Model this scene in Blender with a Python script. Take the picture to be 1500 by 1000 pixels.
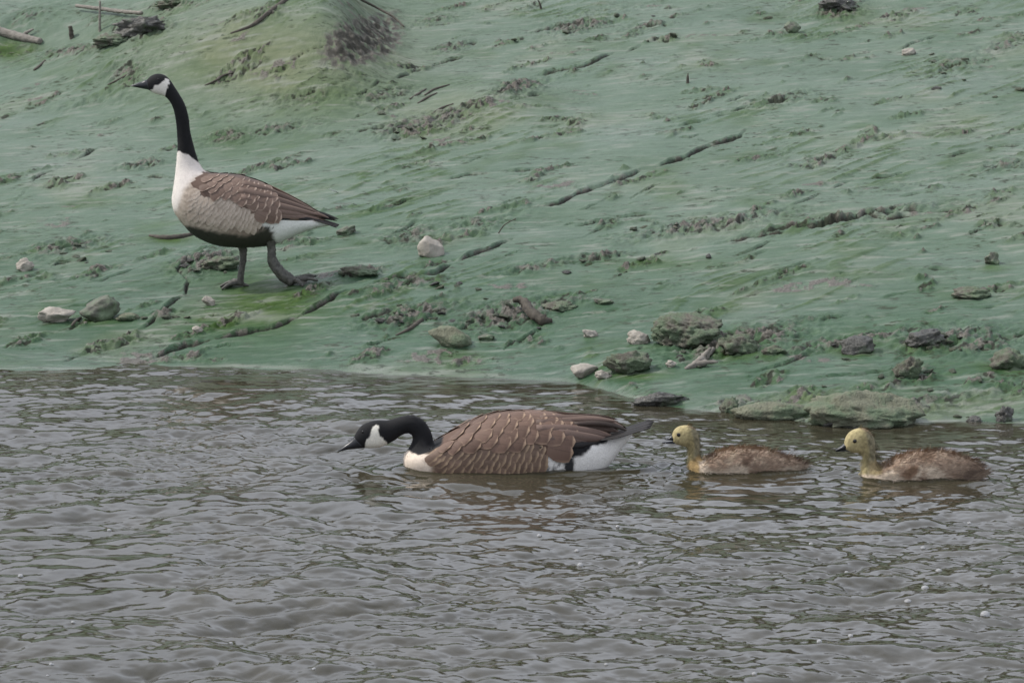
import bpy, math, random
import numpy as np
from mathutils import Vector, noise as mnoise

for o in list(bpy.data.objects):
    bpy.data.objects.remove(o, do_unlink=True)
scene = bpy.context.scene
COL = scene.collection
R = math.radians
rng = np.random.default_rng(11)
random.seed(5)

# ------------------------------------------------------------------ camera
CAM_H, FPX, PITCH = 1.76, 4700.0, R(7.68)      # FPX: focal length for a 1500 px wide picture
cd = bpy.data.cameras.new('camera'); cam = bpy.data.objects.new('camera', cd); COL.objects.link(cam)
cam.location = (0, 0, CAM_H); cam.rotation_euler = (math.pi/2 - PITCH, 0, 0)
cd.sensor_width = 36.0; cd.lens = FPX/1500*36; cd.clip_end = 500
cd.dof.use_dof = True; cd.dof.focus_distance = 11.5; cd.dof.aperture_fstop = 20.0
scene.camera = cam

# ------------------------------------------------------------------ sky and sun
SUN_DIR = Vector((-0.88, 0.06, 1.0)).normalized()
SUN_EL = math.asin(SUN_DIR.z); SUN_AZ = math.atan2(SUN_DIR.x, SUN_DIR.y)
w = bpy.data.worlds.new('World'); scene.world = w; w.use_nodes = True
nt = w.node_tree; nt.nodes.clear()
sky = nt.nodes.new('ShaderNodeTexSky'); sky.sky_type = 'NISHITA'; sky.sun_disc = False
sky.sun_elevation = SUN_EL; sky.sun_rotation = SUN_AZ
sky.air_density = 1.0; sky.dust_density = 6.0; sky.ozone_density = 1.0
hs = nt.nodes.new('ShaderNodeHueSaturation'); hs.inputs['Saturation'].default_value = 0.28
bg = nt.nodes.new('ShaderNodeBackground'); bg.inputs['Strength'].default_value = 0.15
wo = nt.nodes.new('ShaderNodeOutputWorld')
# high bright cloud drawn over the whole sky, thinner and thicker in drifts
tc = nt.nodes.new('ShaderNodeTexCoord'); cn = nt.nodes.new('ShaderNodeTexNoise'); cn.inputs['Scale'].default_value = 3.2; cn.inputs['Detail'].default_value = 6
cr = nt.nodes.new('ShaderNodeValToRGB'); cr.color_ramp.elements[0].position = 0.36; cr.color_ramp.elements[0].color = (0.45, 0.45, 0.45, 1); cr.color_ramp.elements[1].position = 0.60
cm = nt.nodes.new('ShaderNodeMix'); cm.data_type = 'RGBA'; cm.inputs[7].default_value = (7.9, 8.4, 9.6, 1)
nt.links.new(tc.outputs['Generated'], cn.inputs['Vector']); nt.links.new(cn.outputs['Fac'], cr.inputs[0]); nt.links.new(cr.outputs[0], cm.inputs[0])
nt.links.new(sky.outputs[0], hs.inputs['Color']); nt.links.new(hs.outputs[0], cm.inputs[6]); nt.links.new(cm.outputs[2], bg.inputs['Color'])
nt.links.new(bg.outputs[0], wo.inputs['Surface'])
sd = bpy.data.lights.new('sun', 'SUN'); sun = bpy.data.objects.new('sun', sd); COL.objects.link(sun)
sd.energy = 3.3; sd.angle = R(2.5); sd.color = (1.0, 0.95, 0.88)
sun.location = (-20, 5, 30); sun.rotation_euler = SUN_DIR.to_track_quat('Z', 'Y').to_euler()
scene.view_settings.view_transform = 'Standard'; scene.view_settings.look = 'None'
scene.view_settings.gamma = 1.0; scene.view_settings.exposure = -0.06
scene.view_settings.use_curve_mapping = False

# ------------------------------------------------------------------ helpers: projection
CP, SP = math.cos(PITCH), math.sin(PITCH)
def project(x, y, z):
    """world -> picture coordinates of the photograph (used to lay out the ground features)"""
    dz = z - CAM_H
    fw = y*CP - dz*SP; up = y*SP + dz*CP
    return 750 + FPX*x/fw, 500 - FPX*up/fw
def ray(u, v):
    a = (u-750)/FPX; b = (500-v)/FPX
    return np.array([a, CP + b*SP, -SP + b*CP])
def plane_hit(u, v, z=0.0):
    d = ray(u, v); t = (z-CAM_H)/d[2]
    return np.array([0, 0, CAM_H]) + d*t, t

# ------------------------------------------------------------------ helpers: noise
_perm = np.random.default_rng(3).permutation(256); _perm = np.concatenate([_perm, _perm])
_ang = np.random.default_rng(4).uniform(0, 2*np.pi, 256); _gx, _gy = np.cos(_ang), np.sin(_ang)
def perlin(x, y):
    xi = np.floor(x).astype(np.int64); yi = np.floor(y).astype(np.int64)
    xf = x-xi; yf = y-yi; xi &= 255; yi &= 255
    u = xf*xf*xf*(xf*(xf*6-15)+10); v = yf*yf*yf*(yf*(yf*6-15)+10)
    def g(ix, iy, fx, fy):
        h = _perm[_perm[ix & 255] + (iy & 255)]
        return _gx[h]*fx + _gy[h]*fy
    a = g(xi, yi, xf, yf); b = g(xi+1, yi, xf-1, yf); c = g(xi, yi+1, xf, yf-1); d = g(xi+1, yi+1, xf-1, yf-1)
    return (a + u*(b-a) + v*((c + u*(d-c)) - (a + u*(b-a))))*1.5
def fbm(x, y, oct=4, gain=0.5, lac=2.03):
    s = 0; a = 1.0; t = 0
    for i in range(oct):
        s = s + a*perlin(x + 17.3*i, y + 9.1*i); t += a
        x = x*lac; y = y*lac; a *= gain
    return s/t
def ridged(x, y, oct=4):
    s = 0; a = 1.0; t = 0
    for i in range(oct):
        s = s + a*(1 - np.abs(perlin(x + 31.7*i, y + 5.3*i))*1.6); t += a
        x = x*2.1; y = y*2.1; a *= 0.5
    return s/t
def sstep(a, b, x):
    t = np.clip((x-a)/(b-a), 0, 1); return t*t*(3-2*t)
def poly_dist(px, py, pts):
    """distance to a polyline, and the side (+ = right-hand/below side in the picture)"""
    best = np.full(px.shape, 1e9); side = np.zeros(px.shape); par = np.zeros(px.shape)
    n = len(pts)-1
    for i in range(n):
        ax, ay = pts[i]; bx, by = pts[i+1]
        dx, dy = bx-ax, by-ay; L = dx*dx+dy*dy+1e-9
        t = np.clip(((px-ax)*dx + (py-ay)*dy)/L, 0, 1)
        ex = px-ax-t*dx; ey = py-ay-t*dy; d = np.hypot(ex, ey)
        m = d < best
        best = np.where(m, d, best); side = np.where(m, np.sign(dx*ey-dy*ex), side); par = np.where(m, (i+t)/n, par)
    return best, side, par
def inside_dist(px, py, pts):
    """signed distance to a polygon, negative inside"""
    pts = list(pts); d, _, _ = poly_dist(px, py, pts+[pts[0]])
    ins = np.zeros(px.shape, bool); j = len(pts)-1
    for i in range(len(pts)):
        xi, yi = pts[i]; xj, yj = pts[j]
        c = ((yi > py) != (yj > py)) & (px < (xj-xi)*(py-yi)/(yj-yi+1e-12)+xi)
        ins ^= c; j = i
    return np.where(ins, -d, d)

# ------------------------------------------------------------------ helpers: meshes
def mesh_np(name, V, F, mat=None, parent=None, smooth=True, attrs=None, colors=None, uv=None):
    V = np.asarray(V, np.float32); me = bpy.data.meshes.new(name)
    if isinstance(F, np.ndarray):
        nf, k = F.shape
        me.vertices.add(len(V)); me.vertices.foreach_set('co', V.ravel())
        me.loops.add(nf*k); me.loops.foreach_set('vertex_index', F.astype(np.int32).ravel())
        me.polygons.add(nf)
        me.polygons.foreach_set('loop_start', np.arange(0, nf*k, k, dtype=np.int32))
        me.polygons.foreach_set('loop_total', np.full(nf, k, np.int32))
        me.update(calc_edges=True)
    else:
        me.from_pydata([tuple(v) for v in V], [], F); me.update()
    me.polygons.foreach_set('use_smooth', np.full(len(me.polygons), smooth, bool))
    for k_, a in (attrs or {}).items():
        at = me.attributes.new(k_, 'FLOAT', 'POINT'); at.data.foreach_set('value', np.asarray(a, np.float32).ravel())
    if colors is not None:
        at = me.attributes.new('col', 'FLOAT_COLOR', 'POINT')
        c = np.ones((len(V), 4), np.float32); c[:, :3] = colors; at.data.foreach_set('color', c.ravel())
    if uv is not None:
        lay = me.uv_layers.new(name='UVMap'); li = np.zeros(len(me.loops), np.int32)
        me.loops.foreach_get('vertex_index', li); lay.data.foreach_set('uv', np.asarray(uv, np.float32)[li].ravel())
    o = bpy.data.objects.new(name, me); COL.objects.link(o)
    if mat: me.materials.append(mat)
    if parent: o.parent = parent
    return o
def grid_faces(nr, nc, wrap=False):
    i = np.arange(nr-1)[:, None]; j = np.arange(nc if wrap else nc-1)[None, :]; j2 = (j+1) % nc
    return np.stack([i*nc+j, i*nc+j2, (i+1)*nc+j2, (i+1)*nc+j], -1).reshape(-1, 4)
def tag(o, label=None, cat=None, group=None, kind=None):
    if label: o['label'] = label
    if cat: o['category'] = cat
    if group: o['group'] = group
    if kind: o['kind'] = kind
    return o
def empty(name, loc, rz=0.0):
    o = bpy.data.objects.new(name, None); COL.objects.link(o); o.location = loc; o.rotation_euler = (0, 0, rz)
    o.empty_display_size = 0.05; return o
def crom(P, n):
    """Catmull-Rom resampling of control points, n samples over the index parameter"""
    P = np.asarray(P, float); m = len(P); Q = np.vstack([2*P[0]-P[1], P, 2*P[-1]-P[-2]])
    t = np.linspace(0, m-1-1e-9, n); i = np.floor(t).astype(int); f = (t-i)[:, None]
    a, b, c, d = Q[i], Q[i+1], Q[i+2], Q[i+3]
    return 0.5*(2*b + (c-a)*f + (2*a-5*b+4*c-d)*f**2 + (3*b-a-3*c+d)*f**3)
def tube(points, radii, n=12, k=10, rough=0.0, seed=0):
    """tapered tube swept along a smoothed line; returns verts, faces"""
    PR = np.hstack([np.asarray(points, float), np.asarray(radii, float)[:, None]])
    S = crom(PR, n); P = S[:, :3]; r = np.maximum(S[:, 3], 1e-4)
    T = np.gradient(P, axis=0); T /= np.linalg.norm(T, axis=1)[:, None]+1e-12
    ref = np.array([0, 0, 1.0]) if abs(T[0][2]) < 0.8 else np.array([0, 1.0, 0])
    V = []; rg = np.random.default_rng(seed)
    N = np.cross(T[0], ref); N /= np.linalg.norm(N)
    for i in range(n):
        N = N - T[i]*np.dot(N, T[i]); N /= np.linalg.norm(N); B = np.cross(T[i], N)
        for j in range(k):
            a = 2*math.pi*j/k; q = r[i]*(1 + rough*rg.normal())
            V.append(P[i] + q*(math.cos(a)*N + math.sin(a)*B))
    F = [tuple(f) for f in grid_faces(n, k, True)]
    V.append(P[0]-T[0]*r[0]*0.4); V.append(P[-1]+T[-1]*r[-1]*0.4); c0, c1 = len(V)-2, len(V)-1
    for j in range(k):
        F.append((c0, (j+1) % k, j)); F.append((c1, (n-1)*k+j, (n-1)*k+(j+1) % k))
    return np.array(V), F
def join(parts):
    V = []; F = []; b = 0
    for v, f in parts:
        V.append(np.asarray(v)); F += [tuple(int(i)+b for i in q) for q in f]; b += len(v)
    return np.vstack(V), F

# ------------------------------------------------------------------ helpers: materials
class NT:
    def __init__(s, name):
        s.m = bpy.data.materials.new(name); s.m.use_nodes = True; s.t = s.m.node_tree
        s.p = s.t.nodes['Principled BSDF']
    def n(s, kind, **kw):
        nd = s.t.nodes.new('ShaderNode'+kind)
        for k, v in kw.items(): setattr(nd, k, v)
        return nd
    def link(s, a, b): s.t.links.new(a, b)
    def set(s, nd, **kw):
        for k, v in kw.items():
            i = nd.inputs[k.replace('_', ' ')]
            if hasattr(v, 'is_output'): s.link(v, i)
            else: i.default_value = v
        return nd
    def attr(s, name): return s.n('Attribute', attribute_name=name)
    def noise(s, scale, detail=4, rough=0.55, vec=None, stretch=None):
        nd = s.n('TexNoise'); nd.inputs['Scale'].default_value = scale; nd.inputs['Detail'].default_value = detail
        nd.inputs['Roughness'].default_value = rough
        if vec is None: vec = s.n('TexCoord').outputs['Object']
        if stretch:
            mp = s.n('Mapping'); mp.inputs['Scale'].default_value = stretch; s.link(vec, mp.inputs['Vector']); vec = mp.outputs[0]
        s.link(vec, nd.inputs['Vector']); return nd.outputs['Fac']
    def ramp(s, fac, stops):
        r = s.n('ValToRGB'); e = r.color_ramp.elements
        while len(e) < len(stops): e.new(0.5)
        for el, (p, c) in zip(e, stops):
            el.position = p; el.color = (c, c, c, 1) if not hasattr(c, '__len__') else (*c, 1)
        s.link(fac, r.inputs[0]); return r.outputs[0]
    def mix(s, fac, a, b, mode='MIX'):
        m = s.n('Mix', data_type='RGBA', blend_type=mode)
        for i, v in ((0, fac), (6, a), (7, b)):
            if hasattr(v, 'is_output'): s.link(v, m.inputs[i])
            else: m.inputs[i].default_value = v if i == 0 else (*v, 1)
        return m.outputs[2]
    def math(s, op, a, b=None, clamp=False):
        m = s.n('Math', operation=op, use_clamp=clamp)
        for i, v in ((0, a), (1, b)):
            if v is None: continue
            if hasattr(v, 'is_output'): s.link(v, m.inputs[i])
            else: m.inputs[i].default_value = v
        return m.outputs[0]
    def bump(s, h, strength, dist, prev=None):
        b = s.n('Bump'); b.inputs['Strength'].default_value = strength; b.inputs['Distance'].default_value = dist
        s.link(h, b.inputs['Height'])
        if prev: s.link(prev, b.inputs['Normal'])
        return b.outputs[0]

def mat_ground():
    M = NT('algae_mud'); p = M.p
    A = {k: M.attr(k).outputs['Fac'] for k in ('mud', 'olive', 'vivid', 'pale', 'wet', 'streak', 'crack', 'dust')}
    fine = M.noise(95, 5, 0.65); mid = M.noise(14, 5, 0.6, stretch=(0.6, 1.4, 1)); str_ = M.noise(26, 4, 0.6, stretch=(0.22, 1.6, 1))
    alg = M.mix(M.ramp(mid, [(0.3, 0), (0.72, 1)]), (0.032, 0.068, 0.036), (0.060, 0.108, 0.066))
    alg = M.mix(M.math('MULTIPLY', M.ramp(str_, [(0.48, 0), (0.72, 1)]), 0.5), alg, (0.125, 0.168, 0.122))
    alg = M.mix(A['streak'], alg, (0.036, 0.072, 0.036))
    alg = M.mix(M.math('MULTIPLY', A['dust'], 0.52), alg, (0.160, 0.198, 0.158))
    alg = M.mix(A['olive'], alg, M.mix(M.ramp(mid, [(0.35, 0), (0.65, 1)]), (0.090, 0.108, 0.052), (0.140, 0.152, 0.088)))
    alg = M.mix(A['vivid'], alg, M.mix(M.ramp(mid, [(0.35, 0), (0.65, 1)]), (0.022, 0.050, 0.008), (0.056, 0.094, 0.026)))
    alg = M.mix(A['pale'], alg, (0.205, 0.215, 0.185))
    pm = M.ramp(M.noise(2.6, 3), [(0.44, 0), (0.56, 1)])
    fk = M.math('MULTIPLY', M.ramp(M.noise(26, 6, 0.7, stretch=(0.6, 1, 1)), [(0.555, 0), (0.61, 1)]), pm)
    alg = M.mix(M.math('MULTIPLY', fk, 0.95), alg, (0.026, 0.036, 0.016))
    fp = M.math('MULTIPLY', M.ramp(M.noise(20, 6, 0.7, stretch=(0.5, 1.3, 1)), [(0.57, 0), (0.64, 1)]), M.ramp(M.noise(1.9, 3), [(0.46, 0), (0.62, 1)]))
    alg = M.mix(M.math('MULTIPLY', fp, 0.5), alg, (0.20, 0.205, 0.175))
    mud = M.mix(M.ramp(fine, [(0.3, 0), (0.7, 1)]), (0.036, 0.033, 0.024), (0.195, 0.180, 0.155))
    mm = M.math('ADD', A['mud'], M.math('MULTIPLY', M.math('SUBTRACT', fine, 0.5), 0.5))
    colr = M.mix(M.ramp(mm, [(0.35, 0), (0.62, 1)]), alg, mud)
    colr = M.mix(M.math('MULTIPLY', M.ramp(M.math('ADD', A['crack'], M.math('MULTIPLY', M.math('SUBTRACT', fine, 0.5), 0.8)), [(0.3, 0), (0.62, 1)]), 0.85), colr, (0.020, 0.020, 0.013))
    M.link(colr, p.inputs['Base Color'])
    rg = M.math('SUBTRACT', 0.62, M.math('MULTIPLY', A['wet'], 0.40)); rg = M.math('ADD', rg, M.math('MULTIPLY', M.math('SUBTRACT', fine, 0.5), 0.25))
    M.link(rg, p.inputs['Roughness']); M.link(M.math('ADD', 0.08, M.math('MULTIPLY', A['wet'], 0.14)), p.inputs['Specular IOR Level'])
    rgh = M.math('ADD', 0.10, M.math('MULTIPLY', A['mud'], 0.9)); n1 = M.bump(M.math('MULTIPLY', fine, rgh), 0.9, 0.016); n2 = M.bump(str_, 0.22, 0.010, n1)
    M.link(n2, p.inputs['Normal']); return M.m
def mat_water():
    M = NT('silty_water'); p = M.p
    c = M.mix(M.ramp(M.noise(3.0, 3), [(0.35, 0), (0.7, 1)]), (0.030, 0.027, 0.016), (0.048, 0.043, 0.029))
    M.link(c, p.inputs['Base Color']); p.inputs['Roughness'].default_value = 0.02; p.inputs['IOR'].default_value = 1.46
    h1 = M.noise(32, 3, 0.55, stretch=(0.75, 1, 1)); h2 = M.noise(110, 3, 0.6)
    n1 = M.bump(h1, 0.10, 0.004); n2 = M.bump(h2, 0.16, 0.0015, n1)
    M.link(n2, p.inputs['Normal']); return M.m
def mat_stone(name, c0, c1, algae=0.0, rough=0.75, scale=30, bump=0.006):
    M = NT(name); p = M.p
    f = M.noise(scale, 6, 0.65); g = M.noise(scale*4, 4, 0.6)
    c = M.mix(M.ramp(f, [(0.3, 0), (0.7, 1)]), c0, c1)
    c = M.mix(M.math('MULTIPLY', M.ramp(g, [(0.55, 0), (0.75, 1)]), 0.4), c, tuple(0.5*x for x in c0))
    if algae > 0:
        k = M.math('MULTIPLY', M.ramp(M.math('ADD', M.noise(scale*0.5, 4), algae-0.5), [(0.45, 0), (0.62, 1)]), 0.9)
        c = M.mix(k, c, (0.105, 0.150, 0.085))
    M.link(c, p.inputs['Base Color']); p.inputs['Roughness'].default_value = rough
    M.link(M.bump(g, 0.6, bump, M.bump(f, 0.6, bump*2)), p.inputs['Normal']); return M.m
def mat_wood(name, c0, c1):
    M = NT(name); p = M.p
    f = M.noise(60, 5, 0.6, stretch=(0.4, 1, 1)); c = M.mix(M.ramp(f, [(0.3, 0), (0.7, 1)]), c0, c1)
    M.link(c, p.inputs['Base Color']); p.inputs['Roughness'].default_value = 0.8
    M.link(M.bump(f, 0.6, 0.006), p.inputs['Normal']); return M.m
def mat_plumage(name, rough=0.75, sheen=0.1, var=0.25, stretch=(1, 1, 1), scale=220):
    M = NT(name); p = M.p
    f = M.noise(scale, 3, 0.6, stretch=stretch)
    k = M.ramp(f, [(0.25, 1-var), (0.75, 1+var*0.6)])
    c = M.mix(1.0, M.attr('col').outputs['Color'], k, 'MULTIPLY')
    M.link(c, p.inputs['Base Color']); p.inputs['Roughness'].default_value = rough
    p.inputs['Specular IOR Level'].default_value = 0.25
    p.inputs['Sheen Weight'].default_value = sheen; p.inputs['Sheen Roughness'].default_value = 0.5
    M.link(M.bump(f, 0.35, 0.002), p.inputs['Normal']); return M.m
def mat_feather(name, dark, mid, edge, tip0=0.80, tip1=0.93, side=0.3):
    """feather pigment in the feather's own coordinates: darker vane, pale tip margin, thin shaft"""
    M = NT(name); p = M.p
    uv = M.n('UVMap'); sp = M.n('SeparateXYZ'); M.link(uv.outputs[0], sp.inputs[0])
    a, b = sp.outputs[0], sp.outputs[1]
    ab = M.math('ABSOLUTE', M.math('SUBTRACT', M.math('MULTIPLY', b, 2), 1))
    rnd = M.n('ObjectInfo').outputs['Random']
    barbs = M.noise(1.0, 3, 0.6, vec=uv.outputs[0], stretch=(18, 60, 1))
    aa = M.math('ADD', a, M.math('MULTIPLY', M.math('SUBTRACT', barbs, 0.5), 0.10))
    base = M.mix(M.ramp(a, [(0.1, 0), (0.75, 1)]), mid, dark)
    base = M.mix(M.ramp(rnd, [(0, 0), (1, 0.55)]), base, tuple(1.5*x for x in mid))
    e1 = M.ramp(aa, [(tip0, 0), (tip1, 1)])
    e2 = M.math('MULTIPLY', M.ramp(ab, [(0.78, 0), (0.97, 1)]), M.math('MULTIPLY', M.ramp(a, [(0.3, 0), (0.7, 1)]), side))
    c = M.mix(M.math('MAXIMUM', e1, e2), base, edge)
    sh = M.math('MULTIPLY', M.ramp(ab, [(0.02, 1), (0.07, 0)]), 0.35)
    c = M.mix(sh, c, tuple(0.5*x for x in dark))
    c = M.mix(0.55, c, M.ramp(barbs, [(0.3, 0.55), (0.7, 1.25)]), 'MULTIPLY')
    M.link(c, p.inputs['Base Color']); p.inputs['Roughness'].default_value = 0.62
    p.inputs['Specular IOR Level'].default_value = 0.3
    M.link(M.bump(barbs, 0.4, 0.0012), p.inputs['Normal']); return M.m
def mat_plain(name, col, rough=0.5, var=0.25, scale=80, spec=0.5, bump=0.001):
    M = NT(name); p = M.p; f = M.noise(scale, 4)
    c = M.mix(M.ramp(f, [(0.3, 0), (0.7, 1)]), tuple(x*(1-var) for x in col), tuple(min(1, x*(1+var)) for x in col))
    M.link(c, p.inputs['Base Color']); p.inputs['Roughness'].default_value = rough
    p.inputs['Specular IOR Level'].default_value = spec
    M.link(M.bump(f, 0.5, bump), p.inputs['Normal']); return M.m

# ------------------------------------------------------------------ ground: one sheet, river bed to beyond the bank
SHORE = [(-900, 548), (-300, 544), (0, 541), (150, 540), (330, 538), (480, 543), (600, 549), (720, 553), (830, 559), (900, 575),
         (960, 592), (1040, 603), (1120, 611), (1200, 617), (1280, 622), (1360, 620), (1420, 616), (1500, 622), (1800, 640), (2400, 655)]
sh = np.array([plane_hit(u, v)[0][:2] for u, v in SHORE])
def shore_y(x): return np.interp(x, sh[:, 0], sh[:, 1])
_lin = np.polyfit(sh[2:-2, 0], sh[2:-2, 1], 1)
def grow(a, b, h0, h1, p=1.0):
    """coordinates from a to b whose spacing runs from h0 to h1"""
    out = [a]
    while out[-1] < b:
        t = (out[-1]-a)/(b-a); out.append(out[-1] + h0 + (h1-h0)*t**p)
    return np.array(out)
xc = grow(0, 2.2, 0.0062, 0.0068); xo = grow(xc[-1], 3.6, 0.008, 0.02); xf = grow(xo[-1], 70, 0.05, 8.0, 0.7)
xr = np.concatenate([xc, xo[1:], xf[1:]]); XS = np.concatenate([-xr[:0:-1], xr])
YS = np.concatenate([grow(-30, 9.8, 5, 0.3)[:-1], grow(9.8, 10.6, 0.1, 0.03)[:-1], grow(10.6, 14.5, 0.0088, 0.0125)[:-1],
                     grow(14.5, 21.5, 0.0125, 0.030)[:-1], grow(21.5, 110, 0.08, 8.0, 0.7)])
GX, GY = np.meshgrid(XS, YS)
def base_z(x, y):
    t = y - shore_y(x); k = np.exp(-np.maximum(t, 0)/0.35)
    xx = np.clip(x, -3.2, 3.2); t = np.where(t > 0, k*t + (1-k)*np.maximum(y - np.polyval(_lin, xx), 0.02), t)
    z = np.where(t > 0, 0.150*t + 0.02*np.exp(-((t-0.12)/0.12)**2)*0, 0.22*t)
    z = np.where(t > 9.5, 0.150*9.5 + (t-9.5)*0.23, z)
    z = np.where(t > 18, 0.150*9.5 + 8.5*0.23 + (t-18)*0.03, z)
    return np.maximum(z, -0.8)
Z = base_z(GX, GY)
land = sstep(-0.02, 0.12, GY-shore_y(GX))
# --- large shapes: the hummock, the hollow behind it, gentle folds
U, Vv = project(GX, np.maximum(GY, 3), Z)
du = U-462; dv = Vv-80
mound = 0.42*np.exp(-(np.where(du < 0, du/240, du/82)**2 + (np.where(dv > 0, dv/70, dv/75))**2 + 0.7*np.where(du < 0, du/250, du/95)*np.where(dv > 0, dv/70, dv/75)*0))
mound += 0.17*np.exp(-(((U-190)/230)**2 + ((Vv-122)/36)**2))
mound += 0.06*np.exp(-(((U-720)/70)**2 + ((Vv-150)/30)**2)) + 0.05*np.exp(-(((U-1225)/35)**2 + ((Vv-12)/18)**2))
hollow = -0.46*np.exp(-(((U-60)/190)**2 + ((Vv-52)/26)**2))
folds = 0.030*fbm(GX*0.9+3, GY*0.9, 3)*land
Z = Z + (mound + hollow)*land*(U > -900) + folds
U, Vv = project(GX, np.maximum(GY, 3), Z)
near = ((U > -200) & (U < 1700) & (Vv > -120) & (Vv < 700)).astype(float)
# picture-like coordinates wobbled by noise so that no feature has a clean outline
wu = U + 14*fbm(GX*5, GY*3, 3) + 4*fbm(GX*25, GY*14, 2); wv = Vv + 5*fbm(GX*5+40, GY*3, 3) + 2.2*fbm(GX*25+9, GY*14, 2)
n_fine = fbm(GX*22, GY*13, 4); DA = (GX+GY)*0.7071; DB = (GX-GY)*0.7071
n_rid = ridged(DA*5.5, DB*13, 4); n_patch = fbm(GX*1.6+7, GY*1.2, 3)
# --- bare mud and clods
PATCH = [(560,140,48,13,.6),(610,185,60,14,.8),(185,105,32,22,.6),(1040,330,110,9,.85),(1260,318,150,7,.6),(740,463,70,20,.9),(600,462,75,13,.8),
         (1085,500,90,18,1.0),(1250,500,130,10,.7),(300,384,48,15,1.0),(1390,497,80,13,.8),(1270,606,190,15,.7),(95,362,60,11,.7),(815,446,55,7,.8),
         (790,390,60,7,.7),(590,418,60,7,.7),(1470,242,40,9,.7),(1470,68,36,9,.7),(1405,95,55,16,.5),(205,240,38,6,.7),(530,398,38,7,.9),
         (200,45,50,14,.9),(250,8,40,8,.8),(110,75,60,8,.7),(40,25,50,16,.5),(760,128,40,9,1.0),(850,40,55,8,.8),(950,40,36,5,.7),(1140,147,50,8,.6),(640,30,36,6,.6),(660,70,28,6,.7),
         (400,190,60,9,.6),(330,200,34,12,.7),(600,345,40,16,.6),(880,378,40,6,.8),(660,170,38,9,.8),(1330,545,40,10,.6),(1010,525,40,10,.6),
         (60,410,40,5,.3),(240,462,30,6,.8),(700,330,50,10,.6),(1180,470,50,6,.5),(1440,505,60,14,.7),(1340,270,60,5,.3),(970,420,28,4,.4),
         (1080,590,60,8,.6),(880,20,90,7,.3),(1230,15,36,14,.9),(130,150,60,8,.4),(450,140,60,14,.5)]
mudm = np.zeros_like(Z); clod = np.zeros_like(Z)
for (a, b, ra, rb, s) in PATCH:
    e = ((wu-a)/ra)**2 + ((wv-b + (wu-a)*0.16)/rb)**2
    k = s*np.exp(-e*0.9); mudm = np.maximum(mudm, k); clod = np.maximum(clod, k)
small = sstep(0.20, 0.42, fbm(DA*2.2, DB*6.0, 4) + 0.30*n_patch)*near*land
clod = np.maximum(clod, 0.62*small)
crumb = fbm(GX*40, GY*30, 3)
zc = clod*(0.044*np.clip(n_rid-0.42, -0.1, 1)*1.5 + 0.020*n_fine + 0.026*np.clip(crumb, -.3, 1))
mudm = np.maximum(np.maximum(mudm, .8*sstep(.30, .55, fbm(GX*1.7+11, GY*3.0, 4)+.2*n_patch)*near*land)*sstep(-0.25, 0.25, n_fine + 0.35*(n_rid-0.5)), 0.75*small*sstep(0.0, 0.3, n_fine))
# --- cracks: a groove with a lip on the upper side
CRACK = [([(787,302),(815,298),(850,283),(885,270),(925,258),(940,249),(1000,232),(1045,212),(1085,200),(1095,190)],3.2,1.0),
         ([(90,533),(140,512),(190,490),(220,475),(240,455),(270,430),(277,412),(258,395),(285,378),(300,372)],2.8,.9),
         ([(200,537),(250,512),(330,492),(400,480),(440,462),(500,430),(560,413),(640,400),(700,370),(750,350)],2.8,1.0),
         ([(1050,356),(1100,347),(1200,332),(1290,314),(1340,310),(1400,308),(1450,302)],2.6,.9),
         ([(1070,350),(1150,336),(1230,326),(1270,318),(1300,322),(1360,312)],2.2,.8),
         ([(930,322),(1000,326),(1040,333),(1110,322)],2.6,.7),([(770,48),(830,40),(880,35)],2.4,.9),([(915,42),(985,38)],2,.6),
         ([(720,140),(780,112),(860,95),(905,76)],2.4,.7),([(600,192),(660,165),(750,132)],2.6,.7),([(610,265),(650,262),(740,250),(800,246)],1.8,.6),
         ([(500,150),(560,120),(640,95),(690,80)],2,.6),([(1100,160),(1150,146),(1200,134)],2,.6),([(1140,308),(1230,272),(1260,260)],1.6,.4),
         ([(20,300),(50,262),(110,235),(170,205)],2,.5),([(560,350),(610,325),(700,318)],1.8,.5),([(640,75),(700,62)],2,.6),
         ([(845,330),(900,318),(960,312)],1.8,.5),([(1130,400),(1180,385)],1.5,.4),([(1380,230),(1450,215),(1500,212)],1.8,.5),
         ([(1290,435),(1340,428),(1310,433)],1.6,.5),([(1200,470),(1270,456)],1.6,.5),([(720,528),(745,505),(790,482)],1.8,.6),
         ([(1100,545),(1160,530),(1200,512)],1.8,.5),([(420,90),(460,72),(500,60)],2,.5),([(380,160),(440,140),(520,110)],2,.6),
         ([(1150,560),(1250,548),(1330,540)],1.4,.4),([(80,420),(150,410),(230,380)],1.4,.35),([(640,500),(680,480),(700,470)],1.8,.6),
         ([(1060,150),(1130,130)],1.6,.5),([(960,190),(1060,170),(1120,165)],1.4,.4),([(800,210),(900,190)],1.4,.35),([(1200,95),(1300,70)],1.5,.4)]
rr = random.Random(8)
for i in range(95):
    a = rr.uniform(-30, 1500); b = rr.uniform(0, 530); L = rr.uniform(18, 75); sl = rr.uniform(-0.42, 0.05)
    if b < 200 and a < 500 and rr.random() < .4: sl = rr.uniform(-0.7, 0.2)
    pts = [(a, b)]
    for k in range(3): pts.append((pts[-1][0]+L/3, pts[-1][1]+sl*L/3+rr.uniform(-2.5, 2.5)))
    CRACK.append((pts, rr.uniform(0.9, 2.0), rr.uniform(0.25, 0.75)))
zk = np.zeros_like(Z); dark_line = np.zeros_like(Z)
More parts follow.
